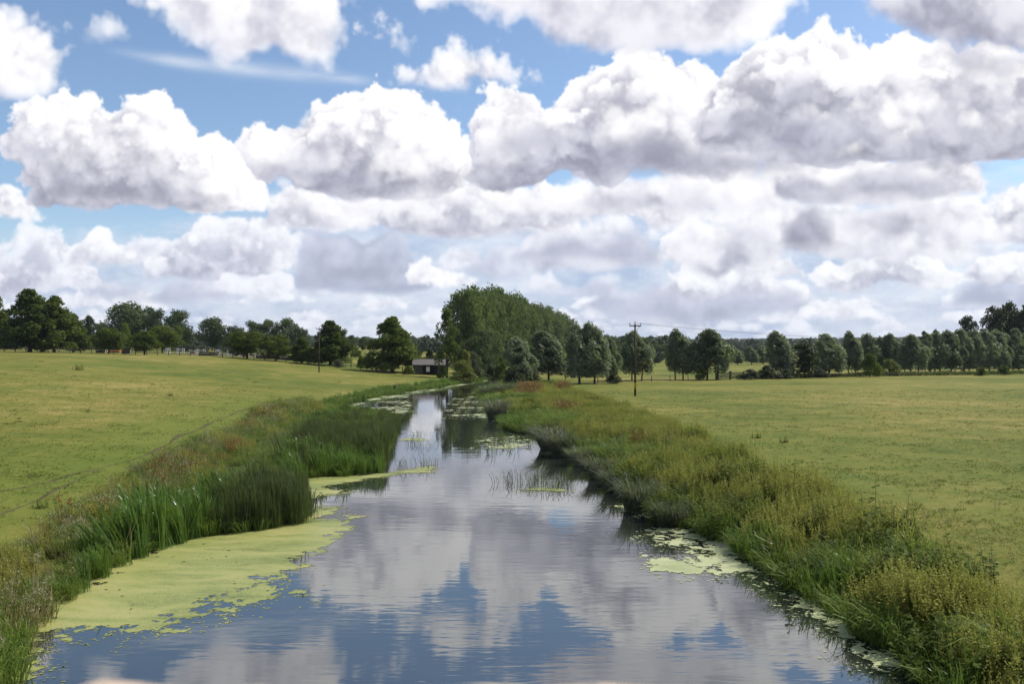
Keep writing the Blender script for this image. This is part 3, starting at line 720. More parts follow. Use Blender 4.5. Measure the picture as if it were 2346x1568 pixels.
def build_trees():
    g1 = 'parkland trees along the left fence'
    T = tree
    T('lime', -16, 806, 668, 76, 'tree cut off by the left edge of the view, behind the fence', 210, group=g1)
    T('lime', 68, 806, 661, 112, 'largest tree on the left, broad dark crown on a stout flared trunk', 206, group=g1)
    T('lime', 124, 806, 676, 80, 'tall lit tree leaning up against the right of the largest left tree', 208, group=g1)
    T('lime', 168, 808, 719, 56, 'lower leafy tree right of the two tall left ones, ivy round its trunk', 212, group=g1)
    T('round', 249, 810, 752, 61, 'small round tree with the orange jump filler under it', 206, group=g1)
    T('round', 331, 813, 759, 61, 'small dark round tree left of the white jump stands', 204, group=g1)
    T('round', 372, 801, 748, 62, 'dark domed tree just behind the small round one left of the jumps', 238, group=g1)
    T('round', 566, 823, 759, 76, 'round tree at the right end of the riding arena', 200, group=g1)
    T('round', 632, 829, 768, 64, 'olive round tree between two greener ones behind the paddock fence', 198, group=g1)
    T('lime', 691, 833, 772, 46, 'small pale-green tree left of the tree behind the left power pole', 197, group=g1)
    T('lime', 757, 838, 734, 88, 'tall full tree standing right behind the left power pole', 194, group=g1)
    T('lime', 899, 854, 724, 108, 'free-standing conical dark tree left of the stone barn', group=g1)
    T('greybush', 775, 843, 824, 27, 'low greyish bush at the fence right of the left power pole', name='bush', cat='bush')
    T('bush', 826, 847, 813, 25, 'upright oval bush at the fence, left of the conical tree', name='bush', cat='bush')
    T('bush', 98, 808, 792, 12, 'little bush between the two tallest trees on the left', 205, name='bush', cat='bush')
    g2 = 'trees behind the left paddocks'
    T('dark', 203, 800, 724, 34, 'very dark tree peeping out behind the lower left trees', 330, group=g2)
    T('oak', 226, 800, 742, 44, 'dull low tree below the very dark one', 318, group=g2)
    T('oak', 290, 800, 697, 100, 'tallest grey-green tree mass behind the riding arena', 345, group=g2)
    T('oak', 330, 800, 706, 60, 'right shoulder of the tallest grey-green trees behind the arena', 350, group=g2)
    T('oak', 360, 800, 712, 46, 'grey-green tree between the tallest one and the spiky-topped one', 345, group=g2)
    T('oak', 411, 800, 712, 62, 'open-crowned tree with a spiky top behind the arena', 340, group=g2)
    T('bush', 284, 799, 740, 38, 'yellow-green tree in front of the tallest grey-green one', 290, name='tree', group=g2)
    T('bush', 404, 800, 747, 36, 'yellow-green tree in front of the spiky-topped one', 290, name='tree', group=g2)
    T('oak', 486, 801, 730, 68, 'dark tree with two humps right of the far telegraph poles', 330, group=g2)
    T('oak', 537, 802, 749, 52, 'low dark tree left of the group of three high crowns', 330, group=g2)
    T('oak', 579, 804, 738, 46, 'leftmost of three dark high crowns over the round paddock trees', 335, group=g2)
    T('oak', 614, 804, 734, 46, 'middle one of three dark high crowns over the round paddock trees', 335, group=g2)
    T('oak', 654, 804, 732, 58, 'rightmost and highest of three dark crowns over the paddock trees', 335, group=g2)
    T('oak', 692, 805, 753, 32, 'small dark tree at the foot of the three high crowns', 335, group=g2)
    T('oak', 786, 806, 757, 28, 'dark crown showing right behind the tall tree at the left pole', 300, group=g2)
    T('oak', 805, 808, 769, 28, 'bluish far tree left of the conical tree', 420, group=g2)
    T('oak', 831, 808, 773, 25, 'small bluish far tree close left of the conical tree', 425, group=g2)
    T('bush', 815, 822, 796, 26, 'bushy tree below the bluish far trees', 270, group=g2)
    for i, (px, tp, w, lab) in enumerate(((958, 800, 30, 'dark hedge bush over the left end of the barn roof'), (985, 797, 34, 'dark hedge bush over the middle of the barn roof'), (1008, 795, 30, 'dark hedge bush over the right end of the barn roof'))):
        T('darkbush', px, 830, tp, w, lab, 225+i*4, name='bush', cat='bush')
    # the bend of the river
    T('thin', 1024, 864, 706, 54, 'sparse dark-limbed tree at the right end of the barn', 172)
    T('bush', 936, 858, 838, 26, 'low bush at the left end of the barn', 176, name='bush', cat='bush')
    T('bush', 1016, 866, 838, 26, 'leafy bush covering the right corner of the barn', 170, name='bush', cat='bush')
    T('olive', 1056, 872, 826, 58, 'sunlit olive bush on the far left river bank', 166, name='bush', cat='bush')
    T('greybush', 1086, 872, 806, 46, 'grey-green bush behind the sunlit olive one', 178, name='bush', cat='bush')
    T('greytree', 1112, 868, 751, 92, 'round blue-grey tree in front of the tall poplars', 196)
    T('darkbush', 1128, 872, 838, 42, 'dark shaded bush at the end of the visible river', 184, name='bush', cat='bush')
    T('bush', 1150, 876, 816, 34, 'green bush at the river bend under the round blue-grey tree', 180, name='bush', cat='bush')
    T('olive', 1066, 868, 800, 30, 'thin yellowish shrub at the foot of the sparse tree', 176, name='bush', cat='bush')
    T('willow', 1190, 882, 780, 78, 'leafy willow overhanging the right bank at the bend', 140, name='willow_tree')
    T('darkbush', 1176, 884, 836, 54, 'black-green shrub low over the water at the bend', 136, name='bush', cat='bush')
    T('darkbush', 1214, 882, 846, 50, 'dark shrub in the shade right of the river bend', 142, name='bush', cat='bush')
    g3 = 'willows along the far side of the right meadow'
    W = [('willow', 1257, 872, 763, 78, 'grey willow with several bare stems, first right of the overhanging one'),
         ('willow', 1328, 880, 752, 62, 'dense dark willow left half of the thick pair before the power pole'),
         ('willow', 1362, 880, 748, 64, 'dense dark willow right half of the thick pair before the power pole'),
         ('willow', 1399, 876, 777, 42, 'slim willow between the thick pair and the power pole'),
         ('willow_pair', 1459, 873, 763, 64, 'two-stemmed willow standing right behind the power pole'),
         ('willow_pair', 1556, 871, 763, 70, 'two-stemmed willow first to the right of the power pole'),
         ('willow_pair', 1632, 871, 759, 80, 'broad willow with a split top left of the wooden gates'),
         ('willow', 1788, 866, 764, 54, 'windblown willow above the dark hedge right of the gates'),
         ('willow', 1900, 864, 771, 56, 'willow right of the dark bushy tree'),
         ('willow_pair', 1952, 862, 767, 54, 'slender two-stemmed willow left of the pair of round bushes'),
         ('willow', 1995, 856, 770, 42, 'willow rising behind the brighter round bush'),
         ('willow', 2020, 856, 777, 30, 'small willow behind the gap between the two round bushes'),
         ('willow', 2046, 856, 769, 42, 'willow rising behind the yellowish round bush'),
         ('willow_pair', 2094, 860, 770, 58, 'dark-stemmed willow first right of the round bushes')]
    for a in W: T(*a, name='willow_tree', cat='tree', group=g3)
    ords = ('first', 'second', 'third', 'fourth', 'fifth', 'sixth', 'seventh', 'eighth', 'ninth', 'tenth')
    for i, (px, tp) in enumerate(((2131, 771), (2153, 768), (2178, 764), (2209, 759), (2238, 763), (2266, 764), (2287, 763), (2310, 767), (2333, 759), (2352, 770))):
        T('willow', px, 856-i*.4, tp, 50, '%s willow from the left in the closed row at the right edge' % ords[i], name='willow_tree', cat='tree', group=g3)
    T('dark', 1843, 866, 787, 60, 'dark bushy tree between two willows right of the gates', name='tree')
    T('bush', 1993, 864, 811, 42, 'bright green round bush, left of two in front of the willows', name='bush', cat='bush')
    T('olive', 2036, 862, 823, 42, 'yellowish round bush, right of two in front of the willows', name='bush', cat='bush')
    T('bush', 2250, 862, 842, 30, 'small bush before the closed willow row, left of another', name='bush', cat='bush')
    T('bush', 2302, 860, 838, 26, 'small bush before the closed willow row near the right edge', name='bush', cat='bush')
    T('darkbush', 1720, 870, 846, 44, 'low bush at the right end of the wooden gates', name='bush', cat='bush')
    T('darkbush', 1757, 869, 837, 52, 'dark hedge bush below the windblown willow', name='bush', cat='bush')
    T('darkbush', 1800, 868, 846, 44, 'dark hedge bush under the dark bushy tree', name='bush', cat='bush')
    T('darkbush', 1872, 866, 846, 56, 'dark hedge bush left of the willow past the bushy tree', name='bush', cat='bush')
    T('darkbush', 1403, 880, 852, 40, 'dark bush at the foot of the slim willow', name='bush', cat='bush')
    T('bush', 1609, 872, 845, 26, 'ivy-green bush at the foot of the broad split-topped willow', name='bush', cat='bush')
    g4 = 'tall dark trees at the right edge'
    T('dark', 2117, 800, 759, 28, 'small dark crown above the willows, left of two', 250, group=g4)
    T('dark', 2144, 800, 757, 30, 'small dark crown above the willows, right of two', 252, group=g4)
    T('dark', 2214, 800, 725, 42, 'tall open-crowned tree standing alone above the willow row', 255, group=g4)
    T('dark', 2277, 800, 702, 54, 'leftmost tall black-green tree at the right edge', 250, group=g4)
    T('dark', 2313, 800, 695, 68, 'highest black-green tree at the right edge', 252, group=g4)
    T('dark', 2352, 800, 697, 62, 'black-green tree cut off by the right edge', 248, group=g4)
    # poplars going away beyond the bend
    n = 17
    for i in range(n):
        t = i/(n-1)
        px = 1068+t*226; Y = 248+t*t*60+t*205
        top = np.interp(px, [1068, 1090, 1140, 1180, 1210, 1240, 1262, 1285, 1310], [668, 661, 663, 676, 690, 704, 704, 716, 738])
        lab = 'tall poplar nearest the river, at the left end of the receding row' if i == 0 else ('last poplar on the right end of the receding row' if i == n-1 else 'tall poplar number %d from the left end of the receding row' % (i+1))
        T('poplar', px+(i % 2)*4, 800, top+(0, 6, 2, 9, 1, 5)[i % 6]*(1 if 0 < i < n-1 else 0), 80-26*t, lab, Y, name='poplar_tree', cat='tree', group='poplars receding beyond the river bend')
    # low trees in the fields behind the willows
    g5 = 'field trees beyond the willows'
    for k, px, tp, w, Y, lab in (('willow', 1689, 803, 26, 300, 'small pale willow in the hedge seen over the gates, leftmost'), ('willow', 1722, 797, 30, 305, 'pale willow in the hedge seen over the gates, middle'), ('willow', 1748, 795, 28, 310, 'pale willow in the hedge left of the windblown one'),
                                ('oak', 1398, 769, 50, 420, 'dome of a far tree over the slim willow'), ('oak', 1431, 773, 30, 430, 'far tree just left of the power pole'), ('oak', 1478, 776, 28, 430, 'far tree just right of the power pole'), ('oak', 1497, 780, 26, 440, 'far flat-topped tree between the pole and the next willow'), ('oak', 1520, 788, 44, 430, 'low far tree left of the first willow past the pole'), ('oak', 1600, 790, 40, 430, 'low far tree between the two willows right of the pole')):
        T(k, px, 830, tp, w, lab, Y, group=g5)
    # dead shrub
    p = ground_at(1296, 870); e = empty('dead_shrub', p); mb = MB(); r = random.Random(3)
    for i in range(9):
        a = r.uniform(0, 6.28); h = r.uniform(1.2, 2.0); l = r.uniform(.5, 1.2)
        mb.tube([(0, 0, 0), (cos(a)*l*.4, sin(a)*l*.4, h*.5), (cos(a)*l, sin(a)*l, h)], [.05, .03, .01], 5)
        mb.tube([(cos(a)*l*.4, sin(a)*l*.4, h*.5), (cos(a+1)*l*.9, sin(a+1)*l*.9, h*.9)], [.025, .008], 5)
    obj('branches', mb.mesh('branches', M['wood']), e); tag(e, 'bare dead shrub in the gap left of the thick willow pair', 'shrub')

# ------------------------------------------------------------------ instancing for what nobody could count
def proto_col(name, meshes):
    c = bpy.data.collections.new(name)
    for i, me in enumerate(meshes):
        c.objects.link(bpy.data.objects.new('%s_%02d' % (name, i), me))
    return c

def scatter(name, pts, rz, sc, col, label, cat, tilt=None, n_kinds=1, idx=None):
    pts = np.asarray(pts, np.float32); n = len(pts)
    me = bpy.data.meshes.new(name); me.vertices.add(n); me.vertices.foreach_set('co', pts.ravel())
    rot = np.zeros((n, 3), np.float32); rot[:, 2] = rz
    if tilt is not None: rot[:, :2] = tilt
    sc = np.asarray(sc, np.float32)
    if sc.ndim == 1: sc = np.repeat(sc[:, None], 3, 1)
    for nm, ty, dat, pr in (('rot', 'FLOAT_VECTOR', rot, 'vector'), ('scl', 'FLOAT_VECTOR', sc, 'vector')):
        a = me.attributes.new(nm, ty, 'POINT'); a.data.foreach_set(pr, dat.ravel())
    a = me.attributes.new('idx', 'INT', 'POINT'); a.data.foreach_set('value', (RNG.integers(0, n_kinds, n) if idx is None else idx).astype(np.int32))
    o = obj(name, me)
    ng = bpy.data.node_groups.new(name+'_scatter', 'GeometryNodeTree')
    ng.interface.new_socket('Geometry', in_out='INPUT', socket_type='NodeSocketGeometry')
    ng.interface.new_socket('Geometry', in_out='OUTPUT', socket_type='NodeSocketGeometry')
    gi = ng.nodes.new('NodeGroupInput'); go = ng.nodes.new('NodeGroupOutput')
    ci = ng.nodes.new('GeometryNodeCollectionInfo'); ci.inputs['Collection'].default_value = col
    ci.inputs['Separate Children'].default_value = True; ci.inputs['Reset Children'].default_value = True
    ip = ng.nodes.new('GeometryNodeInstanceOnPoints'); ip.inputs['Pick Instance'].default_value = True
    L = ng.links.new
    L(gi.outputs[0], ip.inputs['Points']); L(ci.outputs[0], ip.inputs['Instance'])
    for nm, ty, sock in (('rot', 'FLOAT_VECTOR', 'Rotation'), ('scl', 'FLOAT_VECTOR', 'Scale'), ('idx', 'INT', 'Instance Index')):
        a = ng.nodes.new('GeometryNodeInputNamedAttribute'); a.data_type = ty; a.inputs['Name'].default_value = nm
        L(a.outputs['Attribute'], ip.inputs[sock])
    L(ip.outputs[0], go.inputs[0])
    md = o.modifiers.new('scatter', 'NODES'); md.node_group = ng
    return tag(o, label, cat, kind='stuff')

def blades(n, foot, h0, h1, w, lean, droop, seed, wind=(-.25, 0)):
    """arched blades, three faces each"""
    rng = np.random.default_rng(seed)
    a = rng.random(n)*6.283; r = foot*np.sqrt(rng.random(n))
    B = np.stack([np.cos(a)*r, np.sin(a)*r, np.full(n, -.05)], 1)
    da = a+rng.normal(size=n)*.8
    D = np.stack([np.cos(da), np.sin(da), np.zeros(n)], 1)*(lean*(.3+rng.random(n)))[:, None]+np.array([wind[0], wind[1], 0])*lean
    h = h0+(h1-h0)*rng.random(n)
    up = np.array([0, 0, 1.])
    dr = droop*rng.random(n)
    P1 = B+D*(h*.32)[:, None]+up*(h*.58)[:, None]
    P2 = B+D*(h*.85)[:, None]+up*(h*(.92-.25*dr))[:, None]
    P3 = B+D*(h*1.35)[:, None]+up*(h*(1.-.62*dr))[:, None]
    sa = rng.random(n)*3.1416
    S = np.stack([np.cos(sa), np.sin(sa), np.zeros(n)], 1)*w*(.6+.8*rng.random(n))[:, None]
    V = np.stack([B-S*.7, B+S*.7, P1-S, P1+S, P2-S*.7, P2+S*.7, P3], 1).reshape(-1, 3)
    o = np.arange(n)[:, None]*7
    t = np.array([[0, 1, 3], [0, 3, 2], [2, 3, 5], [2, 5, 4], [4, 5, 6]])
    Fc = (o[:, :, None]+t[None]).reshape(-1, 3)
    return V, Fc

def herb(n_stem, foot, h0, h1, seed, leaf=.11, levels=8, spike=True, leafdens=2):
    """upright stems with pairs of leaves getting smaller upward, a seed spike on top"""
    rng = np.random.default_rng(seed)
    V = []; Fc = []; MI = []
    def quad(p, a, b, mi):
        i = len(V); V.extend([p-a*.1, p+a*.5-b, p+a, p+a*.5+b]); Fc.extend([(i, i+1, i+2), (i, i+2, i+3)]); MI.extend([mi, mi])
    for s in range(n_stem):
        a = rng.random()*6.283; r = foot*rng.random()**.5
        b0 = np.array([cos(a)*r, sin(a)*r, -.05]); h = h0+(h1-h0)*rng.random()
        top = b0+np.array([rng.normal()*.10*h-.06*h, rng.normal()*.10*h, h])
        sd = np.array([.008, 0, 0]); i = len(V)
        V.extend([b0-sd, b0+sd, top+sd*.4, top-sd*.4]); Fc.extend([(i, i+1, i+2), (i, i+2, i+3)]); MI.extend([0, 0])
        for l in range(levels):
            t = .12+.80*(l+rng.random()*.6)/levels
            p = b0+(top-b0)*t; ln = leaf*(1.25-.75*t)*(.8+.5*rng.random()); aa = l*1.57+rng.random()*1.2
            for k in range(leafdens):
                d = np.array([cos(aa+k*3.14), sin(aa+k*3.14), .25-.6*rng.random()])
                q = np.array([-sin(aa+k*3.14), cos(aa+k*3.14), rng.normal()*.3])
                quad(p, d*ln, q*ln*.34, 0)
        if spike and rng.random() < .8:
            for k in range(13):
                p = top+np.array([rng.normal()*.016, rng.normal()*.016, (k/13-.65)*h*.34])
                d = rng.normal(size=3); d[2] = abs(d[2])+.4; d = d/np.linalg.norm(d)*.045
                q = np.cross(d, rng.normal(size=3)); q = q/np.linalg.norm(q)*.016
                quad(p, d, q, 1)
    return np.array(V), np.array(Fc), MI

def tufty(n_stem, foot, h0, h1, seed, blob=26, size=.035):
    """stalks carrying loose seed heads or down"""
    rng = np.random.default_rng(seed); V = []; Fc = []; MI = []
    for s in range(n_stem):
        a = rng.random()*6.283; r = foot*rng.random()**.5; b0 = np.array([cos(a)*r, sin(a)*r, -.05]); h = h0+(h1-h0)*rng.random()
        top = b0+np.array([rng.normal()*.12*h, rng.normal()*.12*h, h]); sd = np.array([.009, 0, 0]); i = len(V)
        V.extend([b0-sd, b0+sd, top+sd*.5, top-sd*.5]); Fc.extend([(i, i+1, i+2), (i, i+2, i+3)]); MI.extend([1, 1])
        for k in range(blob):
            t = 1-.55*rng.random()**1.3
            p = b0+(top-b0)*t+rng.normal(size=3)*np.array([.05, .05, .03])
            d = rng.normal(size=3); d = d/np.linalg.norm(d)*size*(.6+rng.random()); q = np.cross(d, rng.normal(size=3)); q = q/np.linalg.norm(q)*size*.45
            i = len(V); V.extend([p-d, p-q, p+d, p+q]); Fc.extend([(i, i+1, i+2), (i, i+2, i+3)]); MI.extend([0, 0])
    return np.array(V), np.array(Fc), MI

def inside(poly, x, y):
    r = np.zeros(np.shape(x), bool)
    for i in range(len(poly)):
        x0, y0 = poly[i]; x1, y1 = poly[(i+1) % len(poly)]
        if y0 != y1: r ^= ((y0 > y) != (y1 > y)) & (x < (x1-x0)*(y-y0)/(y1-y0)+x0)
    return r

def world_poly(pts, zw): return [tuple(ground_at(a, b, zw)[:2]) for a, b in pts]

def fill(poly, dens, rng, far_thin=45.):
    """points in a ground polygon; thinner far off, where single plants cannot be told apart"""
    P = np.array(poly); x0, y0 = P.min(0); x1, y1 = P.max(0)
    n = int((x1-x0)*(y1-y0)*dens)
    x = x0+(x1-x0)*rng.random(n); y = y0+(y1-y0)*rng.random(n)
    k = inside(poly, x, y) & (rng.random(n) < np.clip(far_thin/np.maximum(y, 1), .12, 1))
    return x[k], y[k]

# ------------------------------------------------------------------ bank vegetation
def build_banks():
    rng = np.random.default_rng(21)
    bl = lambda nm, mat, *a, **k: np_mesh(nm, *blades(*a, **k), M[mat])
    def hb(nm, mats, args, kw={}, fn=herb):
        v, f, mi = fn(*args, **kw); return np_mesh(nm, v, f, [M[m] for m in mats], mi)
    c_grass = proto_col('grass_clump', [bl('g', 'grass', 60, .30, .45, .95, .010, .55, 1., s) for s in range(4)])
    c_reed = proto_col('reed_clump', [bl('r', 'reed', 26, .30, 1.25, 1.85, .017, .13, .35, 40+s, wind=(-.5, 0)) for s in range(4)])
    c_rush = proto_col('rush_clump', [bl('b', 'rush', 44, .30, 1.35, 2.0, .0085, .08, .15, 50+s, wind=(-.3, 0)) for s in range(4)])
    c_pale = proto_col('reedgrass_clump', [bl('p', ('grass', 'turf', 'greybush', 'grass')[s], 44, .35, .8, 1.25, .012, .45, .9, 60+s, wind=(-.7, 0)) for s in range(4)])
    c_herb = proto_col('herb_clump', [hb('h', ('herb', 'spike'), (10, .36, .7, 1.2, 70+s), dict(leaf=.088, levels=12)) for s in range(5)])
    c_nettle = proto_col('nettle_clump', [hb('n', ('bush', 'herb'), (10, .36, .6, 1.05, 80+s), dict(leaf=.10, levels=10, leafdens=2)) for s in range(3)])
    c_dock = proto_col('dock_clump', [hb('d', ('dock', 'herb'), (5, .25, .6, 1.1, 90+s), dict(blob=40, size=.03), tufty) for s in range(3)])
    c_gold = proto_col('gold_clump', [hb('q', ('spike', 'herb'), (8, .32, .85, 1.3, 190+s), dict(blob=22, size=.024), tufty) for s in range(3)])
    c_broad = proto_col('broad_clump', [hb('k', ('bush', 'herb'), (13, .50, .6, 1.15, 230+s), dict(leaf=.15, levels=9, leafdens=2, spike=False)) for s in range(3)])
    c_dead = proto_col('dead_reed', [bl('z', 'straw', 14, .32, .9, 1.8, .008, .30, .9, 240+s) for s in range(3)])
    c_straw = proto_col('straw_clump', [bl('s', 'straw', 34, .32, .45, .95, .007, .4, .6, 195+s) for s in range(3)])
    c_this = proto_col('thistle_clump', [hb('t', ('thistle', 'herb'), (7, .32, .6, 1.05, 95+s), dict(blob=22, size=.028), tufty) for s in range(3)])
    c_turf = proto_col('turf_tuft', [bl('u', 'turf', 16, .14, .04, .13, .008, .7, .8, 110+s) for s in range(3)]+[bl('u', 'dryturf', 12, .12, .05, .17, .006, .6, .8, 114)])
    c_weed = proto_col('weed_tuft', [bl('w', 'turf', 60, .30, .05, .14, .022, .8, .9, 120+s) for s in range(2)]+[bl('w', 'reed', 40, .30, .05, .15, .020, .9, .9, 126)])
    c_emer = proto_col('water_reed', [bl('e', 'rush', 9, .35, .35, 1.05, .010, .35, 1.3, 130+s, wind=(-.2, 0)) for s in range(3)])
    def put(name, xy, h, col, nk, label, cat, smin=.75, smax=1.25, zoff=0., zfix=None, tilt=.10, shrink=False):
        x, y = xy; n = len(x)
        if n == 0: return
        z = terrain(x, y)+zoff if zfix is None else np.maximum(terrain(x, y), zfix)
        s = (smin+(smax-smin)*rng.random(n))*h
        far = np.clip(y/45., 1, 3.0)**.5
        s = s*(1-.38*sstep(35, 80, y)) if shrink is True else (s*(1-.52*sstep(46, 72, y)) if shrink == 'bed' else s)
        s = s*(1+.40*np.clip(1.3*bumpy(x*1.2, y*1.2, .9), -1, 1))           # far clumps stand for several
        S = np.stack([s*far, s*far, s], 1)
        scatter(name, np.stack([x, y, z], 1), rng.normal(0, .7, n), S, col, label, cat, tilt=rng.normal(0, tilt, (n, 2))+np.array([0, -.10]), n_kinds=nk)
    G = lambda pts: [tuple(ground_at(a, b)[:2]) for a, b in pts]
    WL = lambda pts: world_poly(pts, WATER)
    # --- right bank
    watR = [(2150, 1600), (2085, 1530), (1950, 1440), (1780, 1330), (1640, 1235), (1500, 1190), (1440, 1140), (1330, 1062), (1240, 1002), (1180, 990), (1130, 962), (1115, 930), (1104, 905), (1160, 886), (1200, 880)]
    fldR = [(1290, 886), (1350, 906), (1430, 932), (1490, 957), (1570, 992), (1700, 1072), (1930, 1170), (2150, 1310), (2346, 1425), (2900, 1800), (2900, 2300), (2300, 2200)]
    wR = WL(watR); fR = G(fldR)
    ZR = wR+fR
    x, y = fill(ZR, 16., rng, 34)
    dr = -poly_sd(wR+[(60, 200), (60, 5)], x, y)*-1
    dr = np.abs(poly_sd(wR[::-1]+[(-60, 5), (-60, 200)], x, y))        # metres from the water's edge
    pt = bumpy(x, y, 1.3)+.4*bumpy(x+9, y-4, 3.1)
    edge = dr < .45+.8*pt
    isherb = (~edge) & (pt > -.30-.08*(dr-1)); isgr = ~isherb
    bare = (bumpy(x*1.3+5, y, 1.0) < -.55) | (rng.random(len(x)) > .62+1.3*bumpy(x*1.5, y*1.5, 1.6)); isherb &= ~bare; isgr &= ~bare
    fresh = (bumpy(x*.8-11, y*.8, .55) > .32-.004*np.clip(y-30, 0, 60)) & (dr < 5.5); isgr |= isherb & fresh; isherb &= ~fresh
    isnet = isherb & (bumpy(x-7, y+3, .8) > .42)
    put('bank_herbs', (x[isherb & ~isnet], y[isherb & ~isnet]), .92, c_herb, 5, 'yellow-green tall herbs with seed spikes covering the right bank', 'bank herbs', zoff=-.05, shrink=True)
    put('nettles', (x[isnet], y[isnet]), 1.05, c_nettle, 3, 'darker leafy nettle patches among the herbs on the right bank', 'nettles', zoff=-.05, shrink=True)
    put('bank_grass', (x[isgr], y[isgr]), .85, c_grass, 4, 'bright green long grass hanging over the water on the right bank', 'long grass', zfix=WATER+.02)
    xe, ye = fill(ZR, 5., rng, 40); de = np.abs(poly_sd(wR[::-1]+[(-60, 5), (-60, 200)], xe, ye)); ke = (de < 1.1) & (bumpy(xe, ye, .8) > .05)
    put('bank_reeds', (xe[ke], ye[ke]), .55, c_reed, 4, 'broad-bladed reeds in a fringe along the right water edge', 'reeds', zfix=WATER)
    kp = (de > .6) & (rng.random(len(xe)) < .15)
    put('arching_grass', (xe[kp], ye[kp]), .85, c_pale, 4, 'pale arching grasses mixed through the herbs of the right bank', 'long grass', .7, 1.2, shrink=True, tilt=.2)
    xb, yb = fill(ZR, 4.5, rng, 30); db = np.abs(poly_sd(wR[::-1]+[(-60, 5), (-60, 200)], xb, yb)); kb = (bumpy(xb*1.1+4, yb*1.1, 1.5) > .12) & (db < 4.5)
    put('broad_leaved_plants', (xb[kb], yb[kb]), 1.0, c_broad, 3, 'dark broad-leaved bushy plants in clumps near the right water edge', 'bank plants', .7, 1.35, zfix=WATER+.1, shrink=True, tilt=.2)
    kg = (de > 1.5) & (rng.random(len(xe)) < .16)
    put('golden_seed_stalks', (xe[kg], ye[kg]), 1.05, c_gold, 3, 'golden seeding stalks standing above the herbs of the right bank', 'seed stalks', shrink=True)
    D = [[(1185, 914), (1190, 890), (1235, 890), (1240, 912)], [(1278, 900), (1280, 889), (1304, 889), (1306, 900)], [(1440, 1050), (1460, 1015), (1560, 1020), (1570, 1050)], [(1260, 955), (1270, 935), (1340, 940), (1340, 955)], [(1600, 1085), (1640, 1060), (1700, 1080), (1690, 1105)]]
    xs, ys = np.concatenate([np.stack(fill(G(p), dn, rng, 60)) for p, dn in zip(D, (3.5, 3.5, 1.0, .8, .4))], 1)
    put('dock_right', (xs, ys), 1.0, c_dock, 3, 'rust-red dock stems in patches on the right bank', 'dock')
    # --- left bank
    watL = [(30, 1600), (62, 1500), (72, 1452), (150, 1388), (290, 1292), (440, 1230), (560, 1224), (700, 1198), (640, 1120), (700, 1098), (872, 1086), (900, 1000), (916, 962), (850, 946), (750, 938)]
    fldL = [(690, 920), (625, 930), (560, 965), (530, 992), (425, 1028), (335, 1075), (265, 1120), (200, 1165), (110, 1215), (0, 1285), (-260, 1440), (-400, 1800)]
    wL = WL(watL); ZL = wL+G(fldL)
    x, y = fill(ZL, 11., rng, 32)
    d = np.abs(poly_sd(wL+[(60, 120), (60, 5)], x, y)); pt = bumpy(x+30, y, 1.2)+.4*bumpy(x-3, y+8, 3.3)
    fd = np.abs(poly_sd(G(fldL)+[(40, 10), (40, 150)], x, y))          # metres from the meadow
    th = (fd < 2.6+1.2*pt) & (pt > -.5) & (rng.random(len(x)) < .42)
    hb_ = (~th) & (pt > .15) & (d > 1.)
    gr = (~th) & (~hb_) & (rng.random(len(x)) < .8)
    th &= rng.random(len(x)) < .6
    put('thistles', (x[th], y[th]), .72, c_this, 3, 'silvery seeding thistles between meadow and reeds on the left bank', 'thistles')
    put('left_herbs', (x[hb_], y[hb_]), .72, c_herb, 5, 'olive herbs mixed into the grass on the left bank', 'bank herbs')
    put('left_grass', (x[gr], y[gr]), .75, c_grass, 4, 'long green grass on the left bank', 'long grass', zfix=WATER+.02)
    st = (fd < 4.2) & (rng.random(len(x)) < .30)
    put('dry_grass', (x[st], y[st]), .8, c_straw, 3, 'straw-coloured dry grass between the thistles on the left bank', 'dry grass')
    D = [[(330, 1115), (370, 1075), (470, 1050), (560, 1020), (585, 1040), (480, 1095), (370, 1140)], [(30, 1260), (200, 1170), (300, 1160), (260, 1210), (120, 1260)], [(530, 1000), (560, 960), (640, 940), (640, 975), (580, 1010)]]
    xs, ys = np.concatenate([np.stack(fill(G(p), dn, rng, 60)) for p, dn in zip(D, (1.5, .6, .5))], 1)
    put('dock_left', (xs, ys), .85, c_dock, 3, 'rust-brown dock stems standing among the thistles on the left bank', 'dock')
    R1 = WL([(258, 1300), (300, 1291), (400, 1250), (490, 1229), (560, 1190), (500, 1150), (360, 1200)])
    put('reed_bed', fill(R1, 12, rng), .88, c_reed, 4, 'bright green broad reeds behind the big duckweed mat on the left', 'reeds', .7, 1.15, zfix=WATER, tilt=.17)
    xs, ys = np.concatenate([np.stack(fill(p, 1.6, rng)) for p in (R1,)], 1)
    put('dead_reeds', (xs, ys), .85, c_dead, 3, 'bleached dead stems leaning among the green reeds on the left', 'dead reeds', .7, 1.1, zfix=WATER, tilt=.22)
    R1b = WL([(110, 1400), (150, 1388), (270, 1310), (255, 1270), (130, 1340)])
    put('reed_patch', fill(R1b, 3.2, rng), .62, c_reed, 4, 'shorter reed patches at the near left water edge', 'reeds', .8, 1.15, zfix=WATER)
    R2 = WL([(480, 1230), (560, 1224), (705, 1199), (712, 1180), (700, 1152), (600, 1152), (520, 1182)])
    put('bulrush_bed', fill(R2, 16, rng), .92, c_rush, 4, 'dark dense bulrushes jutting into the river behind the duckweed mat', 'bulrushes', .62, 1.12, zfix=WATER, tilt=.06)
    R3 = WL([(660, 1118), (700, 1099), (780, 1090), (873, 1086), (884, 1050), (905, 1000), (918, 964), (850, 948), (760, 945), (720, 955), (690, 1010), (650, 1070)])
    x, y = fill(R3, 10, rng, 60); k = bumpy(x, y, 1.1)+.6*(y > 52)+.12*(x+8)-.50*(y < 47.8)*(x > -10.0) > -.22
